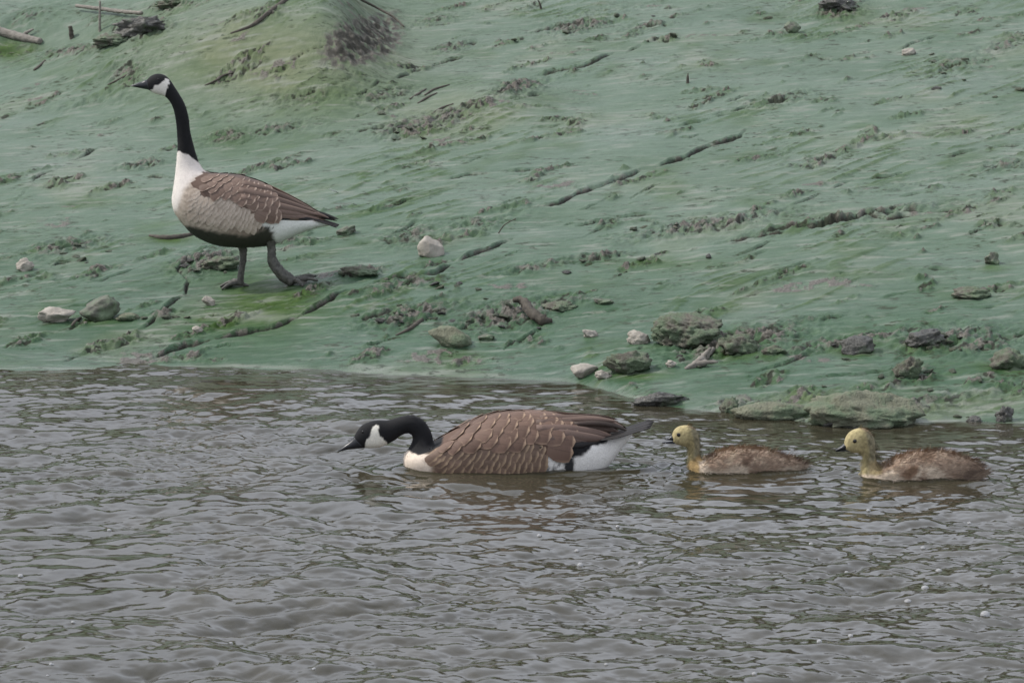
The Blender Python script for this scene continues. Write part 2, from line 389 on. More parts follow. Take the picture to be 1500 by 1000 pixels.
for pts, wd, s in CRACK:
    us = [p[0] for p in pts]; vs = [p[1] for p in pts]
    m = (U > min(us)-30) & (U < max(us)+30) & (Vv > min(vs)-22) & (Vv < max(vs)+22)
    if not m.any(): continue
    d, side, par = poly_dist(U[m]+0.45*(wu-U)[m], Vv[m]+0.6*(wv-Vv)[m], pts)
    vary = np.clip(0.72 + 1.2*perlin(GX[m]*7+s*50, GY[m]*6), 0.05, 1.3)*np.minimum(1, 6*np.minimum(par, 1-par)+0.25)
    ww = wd*(0.24+0.26*vary)
    zk[m] += -0.030*s*vary*np.exp(-(d/ww)**2) + 0.013*s*vary*np.where(side < 0, np.exp(-((d-ww*1.6)/(ww*2.2))**2), 0)
    mudm[m] = np.maximum(mudm[m], s*np.clip(vary*1.1+0.5*n_fine[m], 0, 1)*np.exp(-(d/(ww*1.9))**2)*0.8*sstep(-.3, .2, n_fine[m]))
    dark_line[m] = np.maximum(dark_line[m], np.minimum(1, s*vary*1.3)*np.exp(-(d/(ww*1.05))**2))
smear = fbm(GX*4.0+2*fbm(GX, GY, 2), GY*13, 4)
rip = np.maximum(0, ridged(DA*1.6+0.6*fbm(GX*2, GY*2, 2), DB*8.5, 4)-0.62)
Zd = (0.0040*smear + 0.0024*fbm(GX*9, GY*24, 3))*np.clip(.75+.9*fbm(GX*.8+90, GY*.7, 2), .2, 1.5) + 0.0022*n_fine + 0.030*rip*sstep(.0, .35, fbm(GX*1.1+50, GY*.9, 2)) + 0.006*fbm(DA*2.2, DB*4.5, 3) + zc + zk
# hummock broken face
face = np.exp(-((np.abs(wu-530)/64)**3 + (np.abs(wv-60 + (wu-530)*.25)/38)**3))
Zd += face*(0.045*fbm(GX*9, GY*7, 5)+.010*crumb); mudm = np.maximum(mudm, face*sstep(-.5, .1, n_fine))
tnear = GY-shore_y(GX)
Zd *= land*np.exp(-np.maximum(0, GY-24)/6)
Z = Z + Zd
# ragged little step at the water's edge
edge = np.exp(-((tnear-0.05)/0.06)**2)*near
Z += edge*(0.012*np.clip(fbm(GX*7, GY*6, 3)+0.15, 0, 1)*1.4)*np.where(U > 880, 1.8, 0.6)
olive = np.clip(1.0*np.exp(-(((wu-400)/190)**2 + ((wv-85)/80)**2)) + 0.45*np.exp(-(((wu-690)/90)**2+((wv-160)/28)**2)) + 0.8*np.exp(-(((wu-1240)/150)**2+((wv-598)/17)**2))
        + 0.35*sstep(0.1, 0.5, n_patch), 0, 1)*0.85
viv = np.zeros_like(Z)
for (a, b, ra, rb, s) in [(385,445,85,40,1.0),(330,470,60,20,.7),(15,75,35,18,1.0),(480,140,70,30,.45),(1075,520,70,10,.7),(930,548,50,8,.8),(1255,515,40,7,.9),(1060,500,60,18,.4),(1470,537,40,8,.7),
                          (1250,400,110,10,.45),(330,205,45,20,.45),(250,350,45,8,.8),(140,468,50,6,.6),(1350,508,60,8,.6),(660,520,60,6,.3),(960,385,90,9,.45),
                          (620,190,50,20,.35),(1240,22,50,16,.6),(1455,392,25,5,.5),(790,145,50,12,.4),(880,65,70,16,.2)]:
    viv = np.maximum(viv, s*np.exp(-((wu-a)/ra)**2 - ((wv-b)/rb)**2))
viv = np.maximum(viv, 0.35*sstep(0.15, 0.55, fbm(GX*2.2+60, GY*1.7, 3)))
viv = np.clip(viv*1.15 + 0.36*small, 0, 1)*sstep(-0.9, 0.0, n_fine + 0.2)
viv = np.maximum(viv, clod*0.5*sstep(-0.1, 0.25, -n_fine)); viv = np.maximum(viv, .6*sstep(.05, .16, rip)*sstep(.0, .35, fbm(GX*1.1+50, GY*.9, 2)))
pale = 0.55*sstep(0.10, 0.5, fbm(GX*4.5+20, GY*24.0, 5) + .30*n_patch) + 0.6*np.exp(-((wu-370)/60)**2-((wv-463)/6)**2)
pale = np.maximum(pale, 0.7*np.exp(-((tnear-0.012)/0.018)**2)*np.clip(0.5+fbm(GX*5, GY*5, 2), 0, 1))
streak = 0.5*sstep(0.05, 0.45, fbm(GX*3.3+80, GY*22, 5)) + 0.35*sstep(0.12, 0.45, fbm(GX*1.3+80, GY*6.5, 4)) + 0.3*sstep(0.0, 0.5, fbm(GX*0.7+33, GY*0.9, 2))
wet = np.clip(0.35 + 0.5*fbm(GX*1.1+5, GY*2.2, 3) - 0.3*viv + 0.5*np.exp(-np.maximum(tnear, 0)/0.25) + 0.25*mudm*(wv > 250), 0, 1)
wet = np.maximum(wet, 0.95*np.exp(-((wu-450)/60)**2-((wv-403)/12)**2))
dry = np.exp(-(((U-440)/200)**2 + ((Vv-80)/70)**2)); wet *= 1-0.8*dry
mudm = np.where(tnear < -0.02, 1.0, mudm)
far = sstep(21, 25, GY)
ground = mesh_np('ground', np.stack([GX, GY, Z], -1).reshape(-1, 3), grid_faces(*GX.shape), mat_ground(), attrs={
    'mud': np.clip(mudm, 0, 1), 'olive': np.clip(olive+0.6*far, 0, 1), 'vivid': np.clip(viv+0.5*far, 0, 1), 'pale': np.clip(pale, 0, 1)*(1-far), 'wet': wet*(1-far), 'streak': streak, 'dust': np.clip(sstep(.3, 3.6, tnear)*(.75+.5*n_patch), 0, 1), 'crack': np.maximum(np.maximum(dark_line, face*.72*sstep(-.45, .2, n_fine*.8-.4*crumb)), 0.95*sstep(.22, .55, clod)*sstep(.02, .26, -.6*crumb-.6*fbm(DA*12, DB*26, 3)))})
tag(ground, 'green algae-coated mud bank sloping down to the river', kind='structure')

def gz(x, y):
    """ground height by bilinear lookup"""
    i = np.clip(np.searchsorted(XS, x)-1, 0, len(XS)-2); j = np.clip(np.searchsorted(YS, y)-1, 0, len(YS)-2)
    fx = (x-XS[i])/(XS[i+1]-XS[i]); fy = (y-YS[j])/(YS[j+1]-YS[j])
    return (Z[j, i]*(1-fx)+Z[j, i+1]*fx)*(1-fy) + (Z[j+1, i]*(1-fx)+Z[j+1, i+1]*fx)*fy
def ground_hit(u, v):
    d = ray(u, v); t = np.linspace(8, 30, 4400); P = d[None]*t[:, None] + np.array([0, 0, CAM_H])
    below = P[:, 2] <= np.maximum(gz(P[:, 0], P[:, 1]), -0.02)
    k = int(np.argmax(below)) if below.any() else -1
    return P[k], FPX/t[k]                      # point, pixels per metre there

# ------------------------------------------------------------------ water
BIRDS = [(770, 686, 0.40, 0.13), (1098, 690, 0.19, 0.065), (1345, 701, 0.19, 0.065)]     # picture x, waterline, half length, half width
def ocean(L, N, lam, spread, seed, wdir, amp, lo=0.02):
    r = np.random.default_rng(seed); k = 2*np.pi*np.fft.fftfreq(N, L/N); KX, KY = np.meshgrid(k, k); K = np.hypot(KX, KY); K[0, 0] = 1e-6
    kp = 2*np.pi/lam
    S = np.exp(-0.9*(kp/K)**2)/K**3.3*np.exp(-(K*lo/(2*np.pi))**2*2)
    c = (KX*wdir[0]+KY*wdir[1])/K; S *= (spread + (1-spread)*c*c); S[0, 0] = 0
    H = np.sqrt(S)*(r.normal(size=S.shape)+1j*r.normal(size=S.shape))
    h = np.real(np.fft.ifft2(H)); dx = np.real(np.fft.ifft2(-1j*KX/K*H)); dy = np.real(np.fft.ifft2(-1j*KY/K*H))
    s = amp/h.std(); return h*s, dx*s, dy*s
def tile(T, L, x, y):
    N = T.shape[0]; fx = (x/L % 1)*N; fy = (y/L % 1)*N; i = fx.astype(int) % N; j = fy.astype(int) % N; a = fx-np.floor(fx); b = fy-np.floor(fy)
    i2 = (i+1) % N; j2 = (j+1) % N
    return (T[j, i]*(1-a)+T[j, i2]*a)*(1-b) + (T[j2, i]*(1-a)+T[j2, i2]*a)*b
wx0 = grow(0, 2.25, 0.0058, 0.0062); wxr = np.concatenate([wx0, grow(wx0[-1], 60, 0.02, 6, 0.6)[1:]]); WX = np.concatenate([-wxr[:0:-1], wxr])
WY = np.concatenate([-grow(-6.6, 25, 0.03, 5, 0.6)[:0:-1], grow(6.6, 12.9, 0.0072, 0.0095), grow(12.95, 14, 0.3, 0.3)])
X, Y = np.meshgrid(WX, WY)
h1, a1, b1 = ocean(6.3, 1024, 0.80, 0.25, 21, (-0.40, 0.92), 0.0066, 0.06)
h2, a2, b2 = ocean(3.1, 1024, 0.16, 0.35, 22, (0.30, 0.95), 0.0013, 0.013)
calm = 0.30 + 0.70*sstep(0.0, 1.6, shore_y(X)-Y)
mod = np.clip(1 + 1.5*fbm(X*1.2, Y*0.8, 3), 0.2, 2.0)
HW = np.zeros_like(X); ring = np.zeros_like(X); flat = np.zeros_like(X)
for (u, v, hl, hw) in BIRDS:
    c, _ = plane_hit(u, v); ex = (X-c[0]); ey = (Y-c[1])
    q = np.hypot(ex/hl, ey/hw); rr_ = np.hypot(ex, ey); dist = rr_*(1-1/np.maximum(q, 1e-3))
    dd = np.maximum(dist, 0)
    ring += 0.0045*(hw/0.13)**0.5*np.cos(2*np.pi*dd/0.075)*np.exp(-dd/0.17) + 0.004*np.exp(-(dd/0.03)**2)
    wk = np.where(ex > 0, np.abs(np.abs(ey)-hw*0.6-0.30*np.maximum(ex, 0)), 9)
    ring += 0.0075*np.exp(-(wk/0.035)**2)*np.exp(-np.maximum(ex, 0)/0.8)*np.sign(hl)
    flat = np.maximum(flat, np.exp(-(dd/0.10)**2))
k1 = calm*(1-0.65*flat)*np.clip(1+.8*fbm(X*.8+9, Y*.5, 2), .5, 1.6); k2 = calm*mod*(1-0.3*flat)
HW = k1*tile(h1, 6.3, X, Y) + k2*tile(h2, 3.1, X, Y) + ring
PX = X + 1.1*(k1*tile(a1, 6.3, X, Y) + 0.8*k2*tile(a2, 3.1, X, Y)); PY = Y + 1.1*(k1*tile(b1, 6.3, X, Y) + 0.8*k2*tile(b2, 3.1, X, Y))
fadew = np.exp(-np.maximum(np.abs(X)-4, 0)/6)
water = mesh_np('water', np.stack([PX, PY, HW*fadew], -1).reshape(-1, 3), grid_faces(*X.shape), mat_water())
tag(water, 'grey-brown rippled river water', kind='structure')
def wz(x, y):
    i = np.clip(np.searchsorted(WX, x)-1, 0, len(WX)-2); j = np.clip(np.searchsorted(WY, y)-1, 0, len(WY)-2); return HW[j, i]

# the wood along the top of the bank, mirrored in the ripples
def make_wood():
    r = np.random.default_rng(41); n = 42000; cs = []
    for i in range(70):
        cs.append((r.uniform(-34, 34), r.uniform(33, 44), r.uniform(3.8, 6.6), r.uniform(1.6, 2.8), r.uniform(1.2, 2.2)))
    cs = np.array(cs); k = r.integers(0, len(cs), n); d = r.normal(size=(n, 3)); d /= np.linalg.norm(d, axis=1)[:, None]; d *= r.uniform(0.5, 1, (n, 1))**0.5
    c = cs[k]; P = np.stack([c[:, 0]+d[:, 0]*c[:, 3], c[:, 1]+d[:, 1]*c[:, 3], np.maximum(c[:, 2]+d[:, 2]*c[:, 4], 2.9)], -1)
    a = r.normal(size=(n, 3)); a /= np.linalg.norm(a, axis=1)[:, None]; b = np.cross(a, r.normal(size=(n, 3))); b /= np.linalg.norm(b, axis=1)[:, None]
    s = r.uniform(0.16, 0.34, (n, 1)); V = np.stack([P-a*s, P+b*s*0.6, P+a*s, P-b*s*0.6], 1).reshape(-1, 3)
    o = mesh_np('woodland', V, np.arange(4*n).reshape(-1, 4), mat_plain('leaf_mass', (0.030, 0.034, 0.016), 0.8, 0.4, 1.5))
    tag(o, 'dark green wood along the top of the bank', 'woodland', kind='stuff')
make_wood()

# ------------------------------------------------------------------ stones, clods, sticks on the bank
M_STONE = mat_stone('pale_stone', (0.20, 0.18, 0.15), (0.38, 0.35, 0.30), 0.35, 0.7, 22, 0.004)
M_GREY = mat_stone('grey_stone', (0.050, 0.052, 0.038), (0.13, 0.132, 0.10), 0.52, 0.65, 26, 0.005)
M_DARK = mat_stone('dark_wet_stone', (0.030, 0.030, 0.026), (0.085, 0.082, 0.07), 0.38, 0.4, 30, 0.006)
M_CLOD = mat_stone('dried_mud', (0.070, 0.066, 0.048), (0.20, 0.185, 0.150), 0.56, 0.85, 34, 0.010)
M_MOSS = mat_stone('mossy_mud', (0.12, 0.125, 0.080), (0.21, 0.215, 0.150), 0.50, 0.8, 26, 0.012)
M_WOOD = mat_wood('wet_wood', (0.028, 0.024, 0.018), (0.085, 0.072, 0.055))
M_WOODP = mat_wood('weathered_wood', (0.10, 0.09, 0.075), (0.24, 0.22, 0.19))

_ico = {}
def ico(sub):
    if sub not in _ico:
        import bmesh
        bm = bmesh.new(); bmesh.ops.create_icosphere(bm, subdivisions=sub, radius=1.0); bm.verts.ensure_lookup_table()
        _ico[sub] = (np.array([v.co[:] for v in bm.verts]), np.array([[v.index for v in f.verts] for f in bm.faces])); bm.free()
    return _ico[sub]
def rock_mesh(seed, rough=0.22, freq=1.6, planes=7, sub=4, fine=0.05, ffreq=6, clip=(0.55, 0.85)):
    V, F = ico(sub); V = V.copy(); r = np.random.default_rng(seed)
    for i in range(planes):
        n = r.normal(size=3); n /= np.linalg.norm(n); c = r.uniform(*clip); d = V@n-c; V -= np.maximum(d, 0)[:, None]*n*0.92
    off = Vector(r.uniform(-50, 50, 3).tolist())
    k = np.array([mnoise.fractal(Vector(v)*freq+off, 1.0, 2.0, 3) for v in V])
    k2 = np.array([mnoise.turbulence(Vector(v)*ffreq+off, 3, False) for v in V])
    return V*(1+rough*k+fine*(k2-0.5)*2)[:, None], F
def rock(name, label, cat, u, vb, wp, hp, seed, mat, depth=0.8, tilt=0.0, rz=None, sink=0.25, group=None, sub=4, on_water=False, **kw):
    """a stone or clod whose foot meets the ground at picture point (u, vb), wp x hp picture pixels in size"""
    P, ppm = ground_hit(u, vb)
    V, F = rock_mesh(seed, sub=sub, **kw)
    sx = wp/ppm/2; sz = hp/ppm/2*1.04/(1-sink*0.5); sy = sx*depth
    ext = (V.max(0)-V.min(0))/2; V = (V-(V.max(0)+V.min(0))/2)/ext
    sink = min(sink+.14, .55); a = tilt; V = V*np.array([sx, sy, sz]); c, s = math.cos(a), math.sin(a)
    V = np.stack([c*V[:, 0]+s*V[:, 2], V[:, 1], -s*V[:, 0]+c*V[:, 2]], -1)
    z0 = V[:, 2].min(); V[:, 2] -= z0 + sz*2*sink*0.5
    o = mesh_np(name, V, F, mat)
    y = P[1]+sy*0.55
    zb = min(P[2], gz(P[0], y)) if not on_water else -0.02
    o.location = (P[0], y, zb); o.rotation_euler = (0, 0, 0.0 if rz is None else rz)
    return tag(o, label, cat, group)
rock('stone', 'pale rounded stone lying behind the walking goose on a bare mud patch', 'stone', 631, 376, 40, 31, 3, M_STONE, .8, planes=5, rough=.12, fine=.02)
rock('stone', 'dark green-grey boulder beside a paler stone on the algae left of the puddle', 'stone', 146, 470, 58, 34, 4, M_GREY, .8, planes=5, fine=.03, tilt=-.25)
rock('stone', 'low pale stone touching the dark boulder on the algae', 'stone', 82, 473, 56, 24, 5, M_STONE, .7, planes=6, fine=.04)
rock('stone', 'flat algae-covered stone almost sunk in beside the dark boulder', 'stone', 186, 470, 36, 12, 6, M_MOSS, .8, planes=4)
rock('stone', 'small pointed stone alone on smooth algae beyond the boulder', 'stone', 36, 397, 27, 20, 7, M_STONE, .8, tilt=-.3)
rock('stone', 'small pale chip in front of the green puddle', 'stone', 289, 487, 17, 10, 8, M_STONE, .8)
rock('stone', 'pale flat sliver at the puddle edge below the goose', 'stone', 306, 448, 22, 12, 9, M_STONE, .5, tilt=.5)
rock('stone', 'big rough mossy boulder at the waterline above the swimming goose', 'stone', 920, 548, 74, 36, 10, M_CLOD, .8, rough=.25, fine=.10, planes=5)
rock('stone', 'smooth pale grey stone at the waterline next to the mossy boulder', 'stone', 856, 552, 42, 20, 12, M_STONE, .8, planes=4, rough=.1, fine=.02)
rock('stone', 'small pale stone squeezed between the two waterline stones', 'stone', 884, 554, 26, 13, 13, M_STONE, .8, planes=4)
rock('mud_clod', 'largest broken clod of dried mud with a flat lit top', 'mud clod', 1008, 508, 108, 48, 14, M_CLOD, .8, rough=.28, fine=.08, planes=6, sub=5)
rock('stone', 'pale wedge stone leaning on the largest clod', 'stone', 936, 504, 36, 20, 15, M_STONE, .7, tilt=.2)
rock('mud_clod', 'crumbly clod trailing off beside the largest clod', 'mud clod', 1085, 517, 66, 28, 16, M_CLOD, .8, rough=.35, fine=.10)
rock('mud_clod', 'low crumbly lump at the end of the clod row', 'mud clod', 1135, 519, 40, 14, 17, M_CLOD, .8, rough=.35, fine=.10)
rock('stone', 'sharp dark slanting stone standing in green wet algae', 'stone', 1256, 518, 50, 24, 18, M_DARK, .6, planes=8, fine=.02, tilt=-.22)
rock('mud_clod', 'long dark clod to the side of the slanting dark stone', 'mud clod', 1356, 507, 62, 26, 19, M_DARK, .7, rough=.3, fine=.08, tilt=-.2)
rock('mud_clod', 'ragged torn clod alone on algae above the mossy ledge', 'mud clod', 1332, 553, 48, 34, 20, M_CLOD, .7, rough=.45, fine=.10, tilt=-.35)
rock('mud_clod', 'rough brown clod near the shore end of the clod field', 'mud clod', 1478, 541, 56, 32, 21, M_CLOD, .8, rough=.3, fine=.08)
rock('mud_clod', 'flat spread of mud like a small island on algae', 'mud clod', 1424, 438, 60, 18, 22, M_CLOD, .8, rough=.3, fine=.08, sink=.4)
rock('stone', 'small pyramid stone at the end of a short crack', 'stone', 1453, 388, 22, 20, 23, M_GREY, .8, planes=9, fine=.02)
rock('stone', 'half shell shaped stone with a dark hollow on the upper bank', 'stone', 1161, 49, 26, 18, 24, M_GREY, .7)
rock('stone', 'small pale stone alone on the upper bank', 'stone', 1332, 81, 22, 11, 25, M_STONE, .8)
rock('stone', 'flat angular slab tilted into the algae near the waterline', 'stone', 660, 507, 70, 28, 26, M_MOSS, .7, planes=10, fine=.02, tilt=.28, sink=.45)
rock('stone', 'small dark stone next to the tilted slab', 'stone', 712, 499, 26, 10, 27, M_GREY, .8)
rock('stone', 'pale pointed stone between slab and boulder', 'stone', 864, 494, 24, 12, 28, M_STONE, .8, tilt=.2)
rock('stone', 'low flat stone beyond the pale pointed stone', 'stone', 884, 446, 30, 9, 29, M_GREY, .9)
rock('stone', 'little pale stone beside the forked driftwood', 'stone', 983, 538, 16, 11, 30, M_STONE, .8)
rock('mud_clod', 'wet dark clod standing in the water behind the leading gosling', 'mud clod', 966, 597, 96, 25, 31, M_DARK, .5, rough=.3, fine=.10, sink=.3, tilt=-.12)
rock('mud_clod', 'wet knob of mud at the water edge', 'mud clod', 1068, 606, 30, 26, 32, M_CLOD, .8, rough=.35, fine=.10)
rock('mud_ledge', 'broad mossy mud ledge with a dark wet undercut at the waterline', 'mud ledge', 1268, 629, 182, 58, 33, M_MOSS, .60, rough=.16, fine=.03, sub=5, planes=2, sink=.30, freq=2.2, ffreq=9)
rock('mud_clod', 'dark wet lumps under the mossy ledge front', 'mud clod', 1262, 634, 112, 20, 34, M_DARK, .35, rough=.45, fine=.10, sink=.35, sub=5)
rock('mud_clod', 'low mossy shelf joining the ledge to the knob', 'mud clod', 1130, 616, 120, 28, 35, M_MOSS, .5, rough=.16, fine=.04, sink=.4, planes=2, freq=2.4)
rock('stone', 'dark glistening stone in the wet edge past the ledge', 'stone', 1428, 623, 24, 15, 36, M_DARK, .8)
rock('stone', 'dark jagged lump on the wet edge past the ledge', 'stone', 1472, 617, 28, 24, 37, M_DARK, .8, rough=.4, fine=.10)
rock('stone', 'round dark pebble under the mossy shelf', 'stone', 1108, 616, 24, 13, 38, M_DARK, .8)
rock('mud_clod', 'broken mud lump behind the feet of the walking goose', 'mud clod', 322, 395, 62, 20, 39, M_CLOD, .8, rough=.4, fine=.10)
rock('mud_clod', 'flat clod with green rim where the long crack starts', 'mud clod', 525, 406, 62, 16, 40, M_CLOD, .7, rough=.3, fine=.08, sink=.4)
rock('stone', 'slim grey stone just behind the tail of the walking goose', 'stone', 507, 345, 30, 13, 41, M_GREY, .7, tilt=-.3)
rock('mud_clod', 'flat crumbly clod above the curled bark strip', 'mud clod', 820, 455, 60, 14, 42, M_CLOD, .7, rough=.35, fine=.10, sink=.4)
rock('stone', 'tiny dark pebble on open algae below the long crack', 'stone', 1038, 379, 9, 8, 43, M_DARK, .9, sub=3)
rock('root_clump', 'dark tangled clump of roots and mud behind the pale stick in the hollow', 'root clump', 205, 52, 90, 30, 51, M_DARK, .7, rough=.45, fine=.16, sink=.4)
rock('mud_clod', 'brown crumbling clod at the foot of the upright stick in the hollow', 'mud clod', 165, 66, 64, 18, 52, M_CLOD, .7, rough=.4, fine=.14, sink=.4)
rock('mud_clod', 'low brown clod at the head of the hollow', 'mud clod', 255, 10, 70, 16, 53, M_CLOD, .7, rough=.4, fine=.14, sink=.4)
rock('mud_clod', 'dark mossy knob at the top of the bank beyond the half shell stone', 'mud clod', 1228, 16, 60, 24, 54, M_DARK, .8, rough=.3, fine=.14, sink=.4)
# scattered little lumps in the clod fields
fields = [(590,462,75,14,16),(745,470,55,22,9),(1085,515,80,16,12),(1240,508,60,12,8),(1400,505,80,16,12),(1330,555,110,22,8),(300,390,45,12,8),(100,372,50,12,6),
          (620,190,60,22,8),(640,420,60,12,6),(960,335,80,8,6),(1000,40,200,22,8),(1380,110,90,40,8),(240,466,28,8,4),(1180,600,120,8,6),(1430,612,50,8,4),(830,395,80,12,5)]
rr = random.Random(77); lumps = [rock_mesh(200+i, sub=3, rough=.25, fine=.04, planes=9, clip=(.4, .8)) for i in range(6)]
lump_me = []
for i, (V, F) in enumerate(lumps):
    o = mesh_np('mud_lump', V, F, [M_CLOD, M_CLOD, M_GREY, M_DARK, M_CLOD, M_MOSS][i]); lump_me.append(o.data); bpy.data.objects.remove(o)
WHERE = ['in the crumbly mud above the tilted slab', 'around the curled bark strip', 'around the largest clod', 'beside the slanting dark stone', 'beside the long dark clod', 'around the ragged torn clod', 'behind the feet of the walking goose', 'beyond the small pointed stone', 'in the bare mud with splinters beside the hummock', 'along the crack below the pale rounded stone', 'along the long bare mud streak', 'along the top of the bank', 'near the small pale stone of the upper bank', 'beside the crack left of the puddle', 'along the mossy ledge', 'past the mossy ledge', 'beyond the flat crumbly clod']
for (a, b, ra, rb, n), where in zip(fields, WHERE):
    for i in range(n):
        u = a+rr.gauss(0, .6)*ra; v = b+rr.gauss(0, .6)*rb
        P, ppm = ground_hit(u, v)
        if P[2] < 0.006: continue
        s = rr.uniform(4, 10)/ppm; o = bpy.data.objects.new('mud_lump', lump_me[rr.randrange(6)]); COL.objects.link(o)
        o.location = (P[0], P[1], P[2]+s*0.1); o.scale = (s, s*rr.uniform(.6, 1), s*rr.uniform(.35, .7)); o.rotation_euler = (rr.uniform(-.3, .3), rr.uniform(-.3, .3), rr.uniform(0, 6.28))
        tag(o, 'small crumb of mud '+where, 'mud lump', 'small mud crumbs '+where)

def stick(name, label, pts, radii, mat, n=26, cat='stick', rough=.10, seed=0, lift=None, extra=None):
    """pts: picture points on the ground, lift: metres above it"""
    W = []
    for i, (u, v) in enumerate(pts):
        l = 0 if lift is None else lift[i]
        P, ppm = ground_hit(u, v); W.append(P+np.array([0, 0, radii[i]*0.5+l]))
    W = np.array(W); c = W[0].copy(); parts = [tube(W-c, radii, n, 9, rough, seed)]
    for (q0, dv, ra) in (extra or []):
        P = W[q0]-c; parts.append(tube([P, P+np.array(dv)*.5+np.array([0, 0, .004]), P+np.array(dv)], ra, 10, 7, rough, seed+1))
    V, F = join(parts); o = mesh_np(name, V, F, mat); o.location = c; return tag(o, label, cat)
stick('branch', 'long thin dark branch lying over the crest of the hummock', [(338,50),(368,40),(392,22),(424,-2),(440,-14)], [.006,.011,.013,.014,.014], M_WOOD, cat='branch')
stick('twig', 'thin dark twig down the broken face of the hummock', [(515,-2),(545,14),(575,30),(592,40)], [.006,.007,.006,.004], M_WOOD, cat='twig', lift=[.02,.02,.02,.0])
stick('log', 'thick weathered log end in the hollow behind the hummock', [(-40,44),(0,50),(30,58),(60,64)], [.032,.030,.028,.022], M_WOODP, cat='log', rough=.08, extra=[(2,(.08,.02,.05),[.014,.011,.006])])
stick('branch', 'pale grey stick lying across the hollow behind the hummock', [(112,17),(150,22),(180,26),(208,28)], [.011,.013,.013,.012], M_WOODP, cat='branch', lift=[.03,.03,.03,.03])
def post(name, label, u, v, hpx, r0, r1, lean, mat, cat, seed=0):
    P, ppm = ground_hit(u, v); h = hpx/ppm
    V, F = tube([(0, 0, -.03), (lean*.4*h, 0, h*.5), (lean*h, .0, h)], [r0, (r0+r1)/2*1.05, r1], 14, 9, .12, seed)
    o = mesh_np(name, V, F, mat); o.location = P; return tag(o, label, cat)
post('stick', 'thin stick standing upright against the pale stick in the hollow', 146, 46, 44, .009, .006, .03, M_WOODP, 'stick', 1)
post('stump', 'short dark stump poking from the hollow by the log', 105, 56, 17, .015, .012, -.1, M_WOOD, 'stump', 2)
post('stick', 'small dark spike of wood standing on open algae', 1007, 122, 15, .011, .0015, .05, M_WOOD, 'stick', 3)
post('stick', 'dark spike leaning at the top of the bank', 794, 14, 16, .009, .002, -.5, M_WOOD, 'stick', 4)
post('stem', 'thin dark stem leaning up from the mud behind the clods', 725, 342, 22, .003, .002, 1.4, M_WOOD, 'stem', 5)
stick('stick', 'curved dark stick lying behind the breast of the walking goose', [(219,346),(240,350),(262,349),(284,344)], [.006,.012,.012,.009], M_WOOD)
stick('bark_strip', 'curled dark bark strip lying in the crumbly mud near the shore', [(752,448),(766,454),(778,466),(796,474),(808,472)], [.010,.016,.020,.022,.010], M_WOOD, cat='bark', rough=.22, lift=[.02,.03,.015,0,0])
stick('driftwood', 'forked pale driftwood by the largest clod', [(1004,541),(1018,537),(1030,528),(1044,514)], [.006,.014,.016,.010], M_WOODP, cat='driftwood', rough=.15,
      extra=[(1,(.085,-.01,.012),[.014,.010,.003]),(2,(.03,0,.04),[.011,.009,.004])])
stick('stick', 'thin stick in the crumbly mud near the tilted slab', [(580,492),(600,483),(618,470)], [.004,.008,.009], M_WOOD)
stick('stick', 'small forked twig leaning on the dark boulder', [(105,478),(110,472),(118,466)], [.005,.006,.005], M_WOOD, cat='twig')
stick('stick', 'short dark twig near the foot of the hummock', [(50,104),(58,98),(66,90)], [.007,.008,.006], M_WOOD, cat='twig')
stick('twig', 'broken dark twig on the lower hummock slope', [(300,126),(318,118),(326,112),(342,107)], [.004,.006,.006,.004], M_WOOD, cat='twig')
stick('twig', 'dark twig half sunk beside the bare patch on the hummock', [(158,125),(175,117),(196,105)], [.004,.006,.005], M_WOOD, cat='twig')
for i, (u, v) in enumerate([(600,146),(612,152),(632,168),(622,140)]):
    stick('stick', ['dark splinter lowest in the bare mud beside the hummock','dark splinter second in the bare mud beside the hummock','longest splinter in the bare mud beside the hummock','topmost splinter in the bare mud beside the hummock'][i],
          [(u,v),(u+14,v-8),(u+24+4*i,v-15)], [.004,.007,.004], M_WOOD, n=12, seed=i)
# a moulted white feather
P, ppm = ground_hit(488, 284)
t = np.linspace(0, 1, 12); ww = 0.010*np.sin(np.pi*np.clip(t, 0.02, 1)**.7)
V = np.array([(-.02+.05*q*(1)-.012*k, 0.006*k, .004+.02*(1-q)**2+.004*abs(k)) for q, a in zip(t, ww) for k in (-a/.01, 0, a/.01)])
fo = mesh_np('feather', V, grid_faces(12, 3), mat_plain('white_down', (.78, .78, .76), .6, .08)); fo.location = P
tag(fo, 'small white moulted feather lying on the algae', 'feather')

